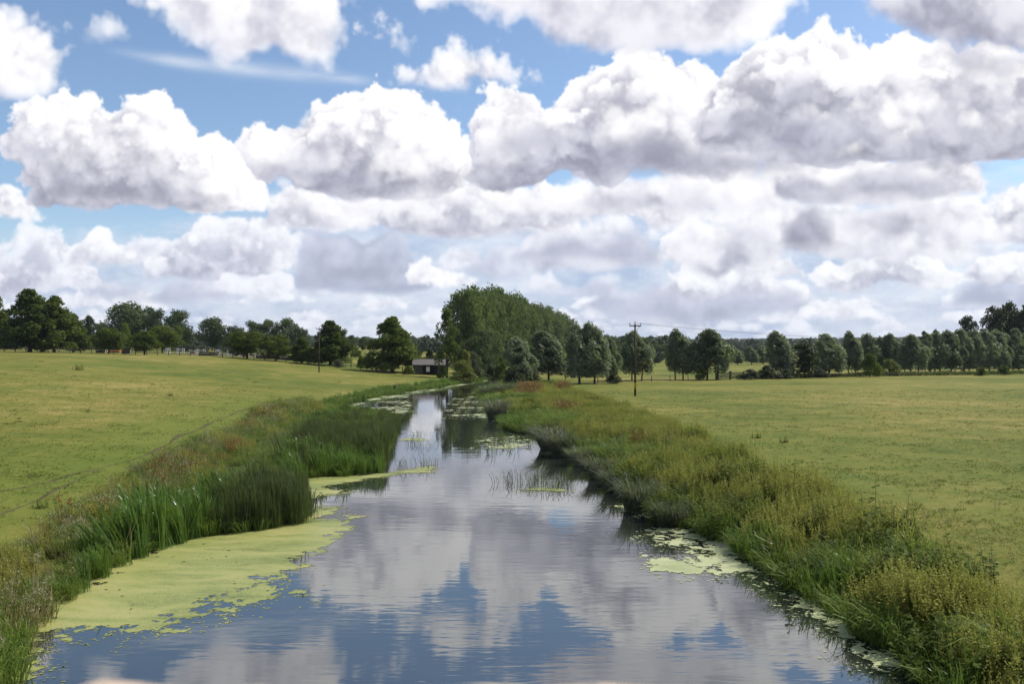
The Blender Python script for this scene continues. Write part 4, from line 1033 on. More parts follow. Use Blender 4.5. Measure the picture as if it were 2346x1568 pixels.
    put('rush_island', (x[k], y[k]), 1.0, c_rush, 4, 'dark brownish bulrushes of the second bed on the left', 'bulrushes', .55, 1.08, zfix=WATER, tilt=.10, shrink='bed')
    put('reed_front', (x[~k], y[~k]), 1.0, c_reed, 4, 'green reeds at the front of the second bed on the left', 'reeds', .5, .9, zfix=WATER, shrink='bed')
    R4 = WL([(520, 1182), (690, 1150), (690, 1122), (650, 1060), (690, 950), (620, 960), (560, 1060), (470, 1130)])
    put('reed_grass', fill(R4, 5, rng, 60), .55, c_pale, 4, 'pale leaning reed grass behind the bulrush beds on the left', 'reed grass', .8, 1.15, zfix=-.75)
    # far banks
    FL = WL([(740, 940), (880, 908), (1010, 888), (1125, 870)])+G([(1110, 864), (1000, 876), (870, 893), (730, 925)])
    x, y = fill(FL, 3.2, rng, 90); k = rng.random(len(x)) < .55
    put('far_bank_reeds', (x[k], y[k]), .48, c_reed, 4, 'reeds and tall plants along the far left bank', 'reeds', .6, 1.1, zfix=WATER)
    put('far_bank_grass', (x[~k], y[~k]), .8, c_grass, 4, 'rough grass along the far left bank', 'long grass', zfix=WATER)
    FR = WL([(1104, 905), (1140, 888), (1165, 880)])+G([(1290, 886), (1230, 880), (1190, 876)])
    put('far_bank_herbs', fill(FR, 3.5, rng, 90), .8, c_pale, 4, 'pale grasses on the point of the right bank by the bend', 'long grass')
    # reeds growing out of the water
    xs, ys = np.concatenate([np.stack(fill(WL(p), dn, rng, 80)) for p, dn in (
        ([(1118, 1108), (1140, 1092), (1300, 1098), (1310, 1122), (1200, 1126)], 3.2), ([(905, 1072), (930, 1060), (1000, 1062), (998, 1082), (920, 1086)], 1.1),
        ([(930, 1025), (960, 990), (1050, 985), (1110, 1015), (1100, 1030), (990, 1030)], .45), ([(1080, 1030), (1110, 1008), (1215, 1010), (1220, 1032), (1110, 1045)], 1.5))], 1)
    put('water_reeds', (xs, ys), .70, c_emer, 3, 'sparse dark bent reeds standing in open water in midstream', 'reeds', .6, 1.3, zfix=WATER-.03)
    xs, ys = fill(WL([(690, 1205), (712, 1200), (722, 1170), (712, 1150)]), 3, rng, 80)
    put('stray_rushes', (xs, ys), 1.5, c_emer, 3, 'thin stray rushes at the right end of the first bulrush bed', 'bulrushes', .8, 1.2, zfix=WATER-.03)
    # meadow turf
    n = 60000
    Y = 13*np.exp(rng.random(n)*np.log(120/13.)); X = (rng.random(n)-.5)*1.30*Y
    k = ((xl(Y)-X > 4.) | (X-xr(Y) > 5.)) & ~inside(ZR, X, Y) & ~inside(ZL, X, Y)
    X, Y = X[k], Y[k]
    q = bumpy(X, Y, .9); kk = rng.random(len(X)) < np.clip(.6+q, .1, 1)
    put('turf', (X[kk], Y[kk]), 1., c_turf, 4, 'short tufts of grass over the grazed meadows', 'grass', .6, 1.3)
    n = 5000; Y = 16*np.exp(rng.random(n)*np.log(160/16.)); X = (rng.random(n)-.5)*1.25*Y
    k = ((xl(Y)-X > 7.) | (X-xr(Y) > 9.)) & ~inside(ZR, X, Y) & ~inside(ZL, X, Y) & (bumpy(X, Y, .3)+.7*rng.random(n) > .78)
    k &= (X < 0) | (rng.random(n) < .35)
    put('weeds', (X[k], Y[k]), 1., c_weed, 3, 'darker weed tufts in loose drifts over the meadows', 'weeds', .4, .85)
    # --- sedge tussocks: each a thing
    ms = [np_mesh('tussock', *blades(700, .45, .6, 1.45, .011, .55, .8, 140+s, wind=(-.40, 0)), M['sedge']) for s in range(3)]
    S = [(1146, 962, 52, 'grey sedge tussock on the tip of the right bank'), (1128, 915, 34, 'far grey sedge tussock at the narrows, right shore, left of two'), (1163, 914, 42, 'far dark sedge tussock at the narrows, right shore, right of two'),
         (1272, 1030, 62, 'big grey sedge tussock leaning over the water, first of a close pair'), (1302, 1046, 66, 'big grey sedge tussock leaning over the water, second of a close pair'), (1345, 1066, 46, 'small dark tussock right of the big close pair'),
         (1385, 1096, 56, 'sedge tussock with pale fringe halfway along the right bank'), (1425, 1124, 60, 'dark tussock left of the largest one on the right bank'), (1478, 1170, 84, 'largest dark sedge tussock on the right bank'), (1550, 1206, 70, 'brownish sedge tussock over the right duckweed patch')]
    for i, (px, py, w, lab) in enumerate(S):
        p = ground_at(px, py, WATER); p[2] = WATER+.02; s = w/F*p[1]/1.25; p[0] -= .30
        o = obj('sedge_tussock', ms[i % 3], None, p); o.scale = (s, s, s*.95); o.rotation_euler = (0, 0, i*.3-1)
        tag(o, lab, 'sedge', 'sedge tussocks along the right water edge')
    # --- single plants out on the meadow
    def plant(name, me, px, py, s, lab, cat):
        p = ground_at(px, py); o = obj(name, me, None, p); o.scale = (s, s, s); tag(o, lab, cat)
    v, f, mi = tufty(9, .22, .35, .6, 7, blob=22, size=.03); plant('ragwort', np_mesh('ragwort', v, f, [M['yellow'], M['herb']], mi), 1606, 990, 1.0, 'yellow-flowered ragwort alone on the right meadow', 'wildflower')
    v, f, mi = herb(16, .35, .3, .5, 8, leaf=.1, levels=5, spike=False); me = np_mesh('nettle', v, f, [M['bush'], M['herb']], mi)
    plant('nettle', me, 1733, 1004, .95, 'dark nettle clump on the right meadow, left and larger of two', 'weed')
    plant('nettle', me, 1796, 1014, .8, 'dark nettle clump on the right meadow, right and smaller of two', 'weed')
    plant('nettle', me, 97, 1164, .8, 'leafy weed beside the worn track near the left edge', 'weed')
    plant('nettle', me, 181, 848, 2.2, 'flat dark weed patch high on the left meadow', 'weed')
    plant('nettle', me, 391, 908, 1.0, 'dark upright weed on the mid left meadow', 'weed')
    v, f, mi = tufty(4, .15, .4, .7, 9, blob=14, size=.03); plant('thistle', np_mesh('thistle', v, f, [M['thistle'], M['herb']], mi), 2284, 1172, .8, 'single whitish thistle on the right meadow near the edge', 'thistle')

# ------------------------------------------------------------------ duckweed and lily pads
def n2(x, y, s, z=5):
    t = TILE_V[z]
    a = (np.asarray(x)*s) % 128; b = (np.asarray(y)*s) % 128
    i = np.floor(a).astype(int) % 128; j = np.floor(b).astype(int) % 128; fa = a-np.floor(a); fb = b-np.floor(b)
    i1 = (i+1) % 128; j1 = (j+1) % 128
    return (t[i, j]*(1-fa)+t[i1, j]*fa)*(1-fb)+(t[i, j1]*(1-fa)+t[i1, j1]*fa)*fb

def float_sheet(name, polys, cell, amp, scale, mat, label, cat, zo=.006, bias=0., hole=0., seed=5, cap=2.5, fleck=.22):
    P = [world_poly(p, WATER) for p in polys]
    allp = np.concatenate([np.array(p) for p in P]); x0, y0 = allp.min(0)-1.2; x1, y1 = allp.max(0)+1.2
    nx = int((x1-x0)/cell); ny = int((y1-y0)/cell)
    gx = x0+np.arange(nx+1)*cell; gy = y0+np.arange(ny+1)*cell
    X, Y = np.meshgrid(gx, gy)
    cf = max(1, int(.3/cell)); cX, cY = np.meshgrid(np.linspace(x0, x1, max(3, nx//cf)), np.linspace(y0, y1, max(3, ny//cf)))
    sd = np.full(cX.shape, -9.)
    for p in P: sd = np.maximum(sd, poly_sd(p, cX, cY))
    sd = bil(sd, ny+1, nx+1)
    scale = scale*8
    f = np.minimum(sd, cap)+amp*1.5*(.8*n2(X, Y, scale, seed)+.8*n2(X, Y, scale*3.7, seed+9)+.75*n2(X, Y, scale*10., seed+20))+bias
    if hole: f = np.minimum(f, (n2(X, Y, scale*.8, seed+30)+.6*n2(X, Y, scale*5, seed+31)+hole)*1.2)
    f = np.minimum(f, np.minimum(X-xl(Y)+1.2, xr(Y)+1.2-X))
    c = (f[:-1, :-1]+f[1:, :-1]+f[:-1, 1:]+f[1:, 1:])/4 > 0
    # draw the rim vertices onto the contour
    gyv, gxv = np.gradient(f, cell); g2 = gxv**2+gyv**2+1e-6
    st = np.clip(f/g2, -cell, cell)*(f < .5*cell*np.sqrt(g2))
    mx = np.clip(-gxv*st, -cell*.6, cell*.6); my = np.clip(-gyv*st, -cell*.6, cell*.6)
    V = np.stack([X+mx, Y+my, np.full(X.shape, WATER+zo)], -1).reshape(-1, 3)
    j, i = np.nonzero(c); w = nx+1; b = j*w+i
    Fc = np.stack([b, b+1, b+w+1, b+w], -1)
    # loose plants thinning out over open water beyond the rim
    k = np.nonzero((f < 0) & (f > -.8) & (RNG.random(f.shape) < fleck*np.exp(np.minimum(f, 0)/.22)*min(1., cell/.045)))
    if len(k[0]):
        q = len(k[0]); cx = X[k]+RNG.normal(0, cell, q); cy = Y[k]+RNG.normal(0, cell, q); r = cell*(.35+.8*RNG.random((q, 1))**2)
        aa = RNG.random((q, 1))*6.28+np.arange(4)[None]*1.571
        W4 = np.stack([cx[:, None]+np.cos(aa)*r*1.3, cy[:, None]+np.sin(aa)*r, np.full(aa.shape, WATER+zo)], -1).reshape(-1, 3)
        Fc = np.concatenate([Fc, len(V)+np.arange(q*4).reshape(q, 4)]); V = np.concatenate([V, W4])
    u, inv = np.unique(Fc, return_inverse=True)
    o = obj(name, np_mesh(name, V[u], inv.reshape(Fc.shape), mat))
    return tag(o, label, cat, kind='stuff')

def weed_mat(name, c1, c2, c3):
    m, nt, out = nodes(name)
    geo = N(nt, 'ShaderNodeNewGeometry'); P = geo.outputs['Position']
    mp = N(nt, 'ShaderNodeMapping'); mp.inputs['Scale'].default_value = (.5, 1.4, 1.); nt.links.new(P, mp.inputs['Vector'])
    t = math_n(nt, 'ADD', math_n(nt, 'MULTIPLY', noise(nt, mp.outputs[0], .55, 6., .68, .5), 1.25), math_n(nt, 'MULTIPLY', noise(nt, P, 22., 4., .8), .9))
    c = ramp(nt, math_n(nt, 'SUBTRACT', t, .57), [(.25, c1), (.5, c2), (.75, c3)])
    p = N(nt, 'ShaderNodeBsdfPrincipled'); p.inputs['Roughness'].default_value = .5; p.inputs['Specular IOR Level'].default_value = .35
    b = N(nt, 'ShaderNodeBump'); b.inputs['Strength'].default_value = .5; b.inputs['Distance'].default_value = .012
    nt.links.new(noise(nt, P, 45., 3.), b.inputs['Height']); nt.links.new(b.outputs[0], p.inputs['Normal'])
    nt.links.new(c, p.inputs['Base Color']); nt.links.new(p.outputs[0], out.inputs[0])
    return m

def build_duckweed():
    dw = weed_mat('duckweed', (.095, .125, .036), (.235, .258, .074), (.345, .315, .125))
    lp = weed_mat('lily_pad', (.230, .260, .120), (.340, .370, .180), (.440, .450, .280))
    float_sheet('duckweed_mat', [[(40, 1470), (60, 1440), (150, 1375), (290, 1280), (440, 1220), (560, 1215), (720, 1192), (765, 1195), (770, 1215), (735, 1250), (700, 1275), (655, 1305), (590, 1338), (520, 1352), (440, 1372), (452, 1405), (400, 1432), (300, 1446), (200, 1442), (90, 1448)]],
                0.04, .62, 1.3, dw, 'broad yellow-green duckweed mat on the left side of the river', 'duckweed', bias=.0, hole=.66, cap=1.1, zo=0.0042)
    float_sheet('duckweed_flecks', [[(440, 1400), (460, 1350), (640, 1330), (700, 1290), (730, 1300), (650, 1370), (500, 1420)], [(190, 1475), (240, 1448), (310, 1455), (300, 1475)], [(640, 1350), (700, 1330), (690, 1380)]],
                .04, .75, 2.6, dw, 'small duckweed islands drifting off the large mat', 'duckweed', bias=-.32, seed=40, zo=0.0054)
    float_sheet('duckweed_corner', [[(20, 1560), (66, 1500), (74, 1470), (95, 1480), (92, 1530), (60, 1565)]], .04, .3, 2.6, dw, 'duckweed caught in the near left corner of the bank', 'duckweed', bias=-.08, seed=14, zo=0.0066)
    float_sheet('duckweed_bay', [[(640, 1125), (700, 1098), (780, 1092), (880, 1086), (990, 1068), (1000, 1072), (890, 1092), (800, 1104), (745, 1112), (730, 1122), (790, 1126), (740, 1135), (690, 1145)], [(708, 1188), (725, 1160), (770, 1160), (765, 1172), (735, 1186)], [(765, 1182), (790, 1179), (815, 1183), (800, 1187)]],
                .05, .4, 1.8, dw, 'duckweed filling the small bay between the two bulrush beds', 'duckweed', bias=.05, seed=17, zo=0.0078)
    float_sheet('duckweed_right', [[(1430, 1172), (1440, 1160), (1510, 1165), (1500, 1180)], [(1480, 1235), (1520, 1212), (1600, 1210), (1660, 1235), (1720, 1290), (1760, 1330), (1700, 1318), (1600, 1312), (1540, 1312), (1470, 1295), (1500, 1280), (1560, 1285), (1580, 1262)], [(1760, 1335), (1700, 1300), (1800, 1340), (1860, 1390), (1960, 1440), (1930, 1445), (1850, 1410)], [(2000, 1520), (2010, 1490), (2060, 1500), (2070, 1530)]],
                .05, .55, 1.9, lp, 'pale duckweed and leaf scum lying along the right bank', 'duckweed', bias=.06, seed=23, hole=.42, cap=.25, zo=0.0090)
    float_sheet('duckweed_strip', [[(745, 941), (880, 907), (1010, 887), (1120, 870), (1122, 873), (1015, 893), (890, 914), (760, 943)]], .12, .7, .9, lp, 'thin pale strip of duckweed along the far left bank', 'duckweed', bias=-.42, seed=31, cap=.3, zo=0.0102)
    float_sheet('lily_drift', [[(820, 950), (850, 925), (935, 905), (945, 940), (910, 962)], [(1010, 960), (1030, 915), (1110, 905), (1125, 930), (1130, 965)], [(1070, 1030), (1110, 1004), (1200, 998), (1230, 1012), (1215, 1030)], [(1150, 895), (1040, 905), (1100, 900)]],
                0.08, 1.0, 1.5, lp, 'streaky rafts of pale lily leaves across the far reach', 'lily pads', bias=-.22, cap=.25, seed=50, zo=0.0114)
    float_sheet('scum_midstream', [[(905, 1010), (930, 1004), (985, 1006), (975, 1012)], [(895, 1086), (920, 1078), (1000, 1079), (1005, 1084)], [(1190, 1125), (1240, 1117), (1310, 1120), (1300, 1130)], [(868, 1030), (880, 1018), (900, 1020)]],
                .06, .3, 2.0, dw, 'floating scum round the midstream reeds', 'duckweed', seed=60, zo=0.0126)
    # dead bits lying on the mat
    rng = np.random.default_rng(78); x, y = fill(world_poly([(150, 1380), (290, 1295), (560, 1222), (715, 1205), (600, 1320), (420, 1385), (160, 1435)], WATER), 2., rng, 99); n = len(x)
    a = rng.random((n, 1))*3.14; l = .015+.07*rng.random((n, 1))**3; w_ = l*(.15+.4*rng.random((n, 1)))
    V = np.stack([x[:, None]+np.hstack([np.cos(a)*l, -np.sin(a)*w_, -np.cos(a)*l, np.sin(a)*w_]), y[:, None]+np.hstack([np.sin(a)*l, np.cos(a)*w_, -np.sin(a)*l, -np.cos(a)*w_]), np.full((n, 4), WATER+.016)], -1).reshape(-1, 3)
    tag(obj('leaf_litter', np_mesh('leaf_litter', V, np.arange(n*4).reshape(n, 4), M['darkboard'])), 'dark dead leaf bits lying on the big duckweed mat', 'leaf litter', kind='stuff')
    # single drifting leaves scattered over open water
    rng = np.random.default_rng(77); n = 900
    Y = 16*np.exp(rng.random(n)*np.log(70/16.)); X = xl(Y)+(xr(Y)-xl(Y))*rng.random(n)
    k = (n2(X, Y, .8, 70)+.5*n2(X, Y, 3., 71) > .15+.25*(np.abs(X-xr(Y)) > 3)); X, Y = X[k], Y[k]; n = len(X)
    a = rng.random((n, 1))*6.28+np.arange(6)[None]*1.047; r = (.02+.06*rng.random((n, 1))**2)
    V = np.stack([X[:, None]+np.cos(a)*r, Y[:, None]+np.sin(a)*r, np.full(a.shape, WATER+.014)], -1).reshape(-1, 3)
    tag(obj('floating_leaves', np_mesh('floating_leaves', V, np.arange(n*6).reshape(n, 6), lp)), 'scattered floating leaf specks on the open water', 'floating leaves', kind='stuff')

# ------------------------------------------------------------------ track, arena
def strip(name, pts, w, mat, label, cat, lift=.02, seed=1, kind='structure'):
    P = np.array([ground_at(a, b)[:2] for a, b in pts]); d = np.r_[0, np.cumsum(np.hypot(*np.diff(P, axis=0).T))]
    n = int(d[-1]/.25); t = np.linspace(0, d[-1], n); x = np.interp(t, d, P[:, 0]); y = np.interp(t, d, P[:, 1])
    x += .05*np.sin(t*.6+seed)+.03*np.sin(t*1.7); tx = np.gradient(x); ty = np.gradient(y); l = np.hypot(tx, ty); nx_, ny_ = -ty/l, tx/l
    ww = w*(.12+.80*np.abs(np.sin(t*.37+seed)*np.sin(t*.11+2)))*np.clip(np.minimum(t, d[-1]-t)/3, 0, 1)
    V = []
    for s in (-1, -.4, .4, 1):
        j = 1+.25*np.sin(t*3.1+s*5)
        X = x+nx_*ww*s*j; Y = y+ny_*ww*s*j; V.append(np.stack([X, Y, terrain(X, Y)+(lift if abs(s) < 1 else -.01)], 1))
    V = np.concatenate(V); f = []
    for s in range(3):
        a = s*n+np.arange(n-1); f.append(np.stack([a, a+n, a+n+1, a+1], 1))
    o = obj(name, np_mesh(name, V, np.concatenate(f), mat, smooth=True)); return tag(o, label, cat, kind=kind)

def trod_mat():
    m, nt, out = nodes('trodden_soil')
    geo = N(nt, 'ShaderNodeNewGeometry'); P = geo.outputs['Position']
    p = N(nt, 'ShaderNodeBsdfPrincipled'); p.inputs['Roughness'].default_value = .95; p.inputs['Specular IOR Level'].default_value = .1
    nt.links.new(ramp(nt, noise(nt, P, 4., 5., .7), [(.3, (.055, .052, .020)), (.7, (.105, .098, .040))]), p.inputs['Base Color'])
    tr = N(nt, 'ShaderNodeBsdfTransparent'); mx = N(nt, 'ShaderNodeMixShader')
    # grass growing through the trodden line in places
    nt.links.new(ramp(nt, math_n(nt, 'ADD', math_n(nt, 'MULTIPLY', noise(nt, P, .35, 3.), .5), math_n(nt, 'MULTIPLY', noise(nt, P, 6., 4., .75), .5)), [(.38, (0, 0, 0)), (.50, (1, 1, 1))]), mx.inputs[0])
    nt.links.new(tr.outputs[0], mx.inputs[1]); nt.links.new(p.outputs[0], mx.inputs[2]); nt.links.new(mx.outputs[0], out.inputs[0])
    return m

def build_tracks():
    m = trod_mat()
    za = lambda L: [(x*.3342, 862.4+y*.3342) for x, y in L]
    strip('path', za([(-150, 830), (0, 795), (330, 735), (500, 680), (720, 625), (1000, 548), (1150, 470), (1215, 420), (1330, 380), (1440, 325), (1650, 240), (1860, 178)]), .36, m, 'narrow trodden track winding along the left meadow', 'path', seed=2)
    strip('path', za([(-120, 1010), (0, 955), (130, 905), (240, 860), (370, 785), (520, 725), (720, 640)]), .34, m, 'second trodden track joining from the left edge', 'path', seed=5)
    strip('path', za([(1450, 330), (1560, 285), (1700, 228), (1840, 195), (1990, 165)]), .10, m, 'faint short track beside the bend of the long one', 'path', seed=9)

# ------------------------------------------------------------------ poles, wires, fences, barn, paddock gear, cattle
def build_pole(px, base, top, label, arm=1.4, r=.13, depth=None, brace=True, sign=False, stay=False):
    p = at_depth(px, depth) if depth else ground_at(px, base)
    h = CAM_Z-(top-800)/F*p[1]-p[2]
    e = empty('power_pole', p); mb = MB()
    mb.tube([(0, 0, -.4), (0, 0, h*.5), (0, 0, h-.05)], [r, r*.9, r*.72], 12); mb.build('pole', M['polewood'], e, smooth=True)
    ca = MB(); ca.box((0, -r-.04, h-.32), (arm, .10, .13)); ca.build('crossarm', M['polewood'], e)
    if brace:
        b = MB(); b.tube([(.03, -r-.05, h-1.05), (arm*.36, -r-.05, h-.38)], .03, 6); b.build('brace', M['metal'], e)
    for x, z in ((-arm*.46, h-.25), (0, h-.05), (arm*.46, h-.25)):
        i = MB(); yy = 0 if x == 0 else -r-.04
        i.tube([(x, yy, z-.02), (x, yy, z+.10), (x, yy, z+.11), (x, yy, z+.20), (x, yy, z+.27)], [.02, .02, .075, .055, .03], 8); i.build('insulator', M['porcelain'], e)
    if sign:
        zb = CAM_Z-(883-800)/F*p[1]-p[2]
        s = MB(); s.box((0, -r-.02, zb), (.34, .02, .50)); o = s.build('warning_sign', M['yellow'], e)
        k = MB(); k.add([(-.10, -r-.033, zb-.10), (.10, -r-.033, zb-.10), (0, -r-.033, zb+.10)], [(0, 1, 2)]); k.build('warning_mark', M['black'], o)
        g = MB(); g.tube([(0, 0, zb-.42), (0, 0, zb-.36)], r*1.04, 12); g.build('band', M['yellow'], e)
    tag(e, label, 'power pole', 'poles of the overhead line')
    return np.array([p[0], p[1], p[2]+h])

def wire(a, b, sag, label, r=.009):
    a = np.array(a, float); b = np.array(b, float); mb = MB(); pts = []
    for i in range(25):
        t = i/24; q = a+(b-a)*t; q[2] -= sag*4*t*(1-t); pts.append(q)
    mb.tube(pts, r, 5); o = mb.build('overhead_wire', M['wire']); tag(o, label, 'power line', 'overhead wires')

def build_line():
    t = build_pole(1455, 908, 741, 'tall wooden power pole with yellow warning sign on the right meadow', sign=True)
    l = build_pole(731, 854, 751, 'wooden power pole in front of the full tree on the left meadow', arm=1.0, r=.12, brace=False)
    f1 = build_pole(443, 816, 766, 'thin far pole with a wide crossarm over the riding arena, left of two', arm=2.6, r=.13, depth=262, brace=False)
    f2 = build_pole(456, 806, 767, 'thin far pole with a wide crossarm over the riding arena, right of two', arm=2.4, r=.12, depth=330, brace=False)
    ends = np.array([(2112-1173)/F*238, 238, CAM_Z+29/F*238])
    for dx, lab in ((-.64, 'near-left wire running right from the signed pole over the willows'), (0, 'top wire running right from the signed pole over the willows'), (.64, 'near-right wire running right from the signed pole over the willows')):
        wire(t+np.array([dx, 0, .0]), ends+np.array([dx, 0, dx*.15]), 1.0, lab)
    e2 = np.array([(1190-1173)/F*190, 190, 9.4])
    for dx, lab in ((-.64, 'lower wire running left from the signed pole to the poplars'), (.64, 'upper wire running left from the signed pole to the poplars')):
        wire(t+np.array([dx, 0, .0]), e2+np.array([dx, 0, -.2*dx]), .35, lab)
    e3 = np.array([(1040-1173)/F*236, 236, CAM_Z+34/F*236])
    wire(l+np.array([.4, 0, 0]), e3, .9, 'wire from the left meadow pole behind the conical tree')
    wire(f1+np.array([1.1, 0, -.2]), l+np.array([-.4, 0, 0]), 1.2, 'wire from the far arena poles to the left meadow pole', .009)

def fence_run(pts, label, every=3.0, h=1.15, rails=(.45, .95), rr=.05, mat='wood', name='fence', pw=.15):
    P = np.array(pts); d = np.r_[0, np.cumsum(np.hypot(*np.diff(P, axis=0).T))]
    n = min(99, max(2, int(d[-1]/every)+1)); t = np.linspace(0, d[-1], n); x = np.interp(t, d, P[:, 0]); y = np.interp(t, d, P[:, 1]); z = terrain(x, y)
    e = empty(name, (x[0], y[0], z[0])); o0 = np.array([x[0], y[0], z[0]])
    pm = MB(); pm.box((0, 0, h/2-.1), (pw, pw, h+.2)); me = pm.mesh('post', M[mat])
    r = random.Random(3)
    for i in range(n):
        o = obj('post', me, e, np.array([x[i], y[i], z[i]])-o0); o.rotation_euler = (r.gauss(0, .03), r.gauss(0, .03), r.random())
    for hh in rails:
        mb = MB()
        for i in range(n-1):
            a = np.array([x[i], y[i]-.10, z[i]+hh+r.gauss(0, .02)])-o0; b = np.array([x[i+1], y[i+1]-.10, z[i+1]+hh+r.gauss(0, .02)])-o0
            mb.tube([a, b], rr, 4)
        mb.build('rail', M[mat], e)
    return tag(e, label, 'fence')

def gate(px, base, w, label):
    p = ground_at(px, base); e = empty('wooden_gate', p); s = w/F*p[1]
    for x in (-s/2, s/2):
        m = MB(); m.box((x, 0, .75), (.22, .22, 1.6)); m.build('gate_post', M['wood'], e)
    m = MB()
    for k in range(5): m.box((0, -.06, .25+k*.24), (s-.25, .07, .14))
    m.build('bars', M['wood'], e)
    m = MB(); m.tube([(-s/2+.15, -.12, .25), (s/2-.15, -.12, 1.2)], .04, 5); m.build('diagonal_brace', M['wood'], e)
    tag(e, label, 'gate', 'field gates under the willows')

def build_fences():
    L = [at_depth(px, Y)[:2] for px, Y in ((-40, 205), (130, 204), (270, 203), (390, 202), (476, 201), (560, 199), (640, 197), (724, 195), (799, 193), (887, 190), (944, 186))]
    fence_run(L, 'long wooden post and rail fence along the top of the left meadow', every=2.6)
    fence_run([at_depth(px, Y)[:2] for px, Y in ((-40, 262), (200, 262), (420, 262), (640, 258), (760, 250))], 'second post and rail fence behind the riding arena', every=3.2)
    fence_run([ground_at(px, py)[:2] for px, py in ((1325, 880), (1420, 877), (1500, 875), (1600, 873), (1641, 871))], 'low post and wire fence under the willows right of the thick pair', every=3.6, h=1.0, rails=(.5, .9), rr=.014, pw=.09)
    gate(1656, 871, 32, 'weathered wooden field gate, left of two under the willows')
    gate(1689, 870, 30, 'weathered wooden field gate, right of two beside the low bush')
    fence_run([ground_at(px, py)[:2] for px, py in ((1705, 870), (1840, 867), (2000, 864), (2160, 861), (2360, 858))], 'low dark fence along the hedge under the right willows', every=4.2, h=.85, rails=(.45, .75), rr=.025, pw=.10)
    # hedge bottom of dark undergrowth
    P = np.array([ground_at(px, py)[:2] for px, py in ((1690, 869), (1840, 866), (2000, 863), (2130, 861), (2380, 857))]); d = np.r_[0, np.cumsum(np.hypot(*np.diff(P, axis=0).T))]
    rng = np.random.default_rng(4); n = 9000; t = rng.random(n)*d[-1]; x = np.interp(t, d, P[:, 0])+rng.normal(0, .35, n); y = np.interp(t, d, P[:, 1])+rng.normal(0, .4, n)
    hh = (.55+.5*np.abs(bumpy(t, t*0, .5))+.2*rng.random(n)); z = terrain(x, y)+hh*rng.random(n)**.7
    V, Fq = leaf_quads(np.stack([x, y, z], 1), rng.normal(size=(n, 3))+np.array([0, -.3, .5]), .14, rng)
    tag(obj('hedge', np_mesh('hedge', V, Fq, M['bush'])), 'low straggling dark hedge along the foot of the right willows', 'hedge')
    # stake at the far left shore
    p = ground_at(904, 899, WATER); s = MB(); s.tube([(0, 0, -.5), (0, 0, .5), (.03, 0, 1.05)], [.24, .22, .20], 9); o = s.build('mooring_post', M['polewood'], None, p)
    tag(o, 'stout dark post in the water by the far left bank', 'post')

def build_barn():
    Y = 181.; a = at_depth(948, Y); b = at_depth(1022, Y); w = b[0]-a[0]; cx = (a[0]+b[0])/2
    z0 = min(a[2], b[2])-.6
    e = empty('stone_barn', (cx, Y, z0), .10)
    ez = CAM_Z-(836.5-800)/F*Y-z0; rz = CAM_Z-(825-800)/F*Y-z0; dp = 5.2
    W = MB(); t = .45
    x0, x1 = -w/2, w/2
    oa, ob = x0+w*.27, x0+w*.73
    W.box(((x0+oa)/2, t/2, ez/2), (oa-x0, t, ez)); W.box(((ob+x1)/2, t/2, ez/2), (x1-ob, t, ez)); W.box(((oa+ob)/2, t/2+.01, ez-.12), (ob-oa, t-.02, .24))
    W.box((x0+t/2, dp/2+t/2, ez/2-.005), (t, dp-t, ez-.01)); W.box((x1-t/2, dp/2+t/2, ez/2-.005), (t, dp-t, ez-.01)); W.box((0, dp+t/2-.05, ez/2-.01), (w, t, ez-.02))
    for x, s in ((oa, 1), (ob, -1)):   # battered piers either side of the opening
        W.add([(x, -.02, 0), (x+s*.55*.2, -.02, 0), (x-s*.02, -.02, ez*.8), (x, .3, 0), (x+s*.11, .3, 0), (x-s*.02, .3, ez*.8)], [(0, 1, 2), (3, 5, 4), (0, 3, 4, 1), (1, 4, 5, 2), (0, 2, 5, 3)])
    for x in (x0, x1-t):               # gable triangles
        W.add([(x, 0, ez), (x, dp, ez), (x, dp/2, rz-.06), (x+t, 0, ez), (x+t, dp, ez), (x+t, dp/2, rz-.06)], [(0, 1, 2), (3, 5, 4), (0, 2, 5, 3), (1, 4, 5, 2), (0, 3, 4, 1)])
    W.build('wall', M['barnstone'], e)
    R = MB(); o = .3
    for s in (0, 1):
        y0 = -o if s == 0 else dp+o; zz = ez-.10
        P = [(x0-o, y0, zz), (x1+o, y0, zz), (x1+o, dp/2, rz), (x0-o, dp/2, rz)]
        R.add(P+[(p[0], p[1], p[2]+.12) for p in P], [(0, 1, 2, 3), (4, 7, 6, 5), (0, 4, 5, 1), (1, 5, 6, 2), (2, 6, 7, 3), (3, 7, 4, 0)])
    R.build('roof', M['slate'], e)
    D = MB(); D.box(((oa+ob)/2, 2.2, ez*.45), (ob-oa+1., .1, ez*.9)); D.build('interior_shade', M['darkboard'], e)  # dark sheet set inside, its colour standing in for the shade within the opening
    S = MB(); S.box((x0+w*.44, .16, ez*.68), (w*.11, .06, ez*.36)); S.build('panel', M['white'], e)
    S = MB(); S.box((ob-.35, .2, ez*.45), (.10, .10, ez*.9)); S.build('upright', M['wood'], e)
    tag(e, 'low stone barn with grey slate roof and dark open front by the river', 'barn')

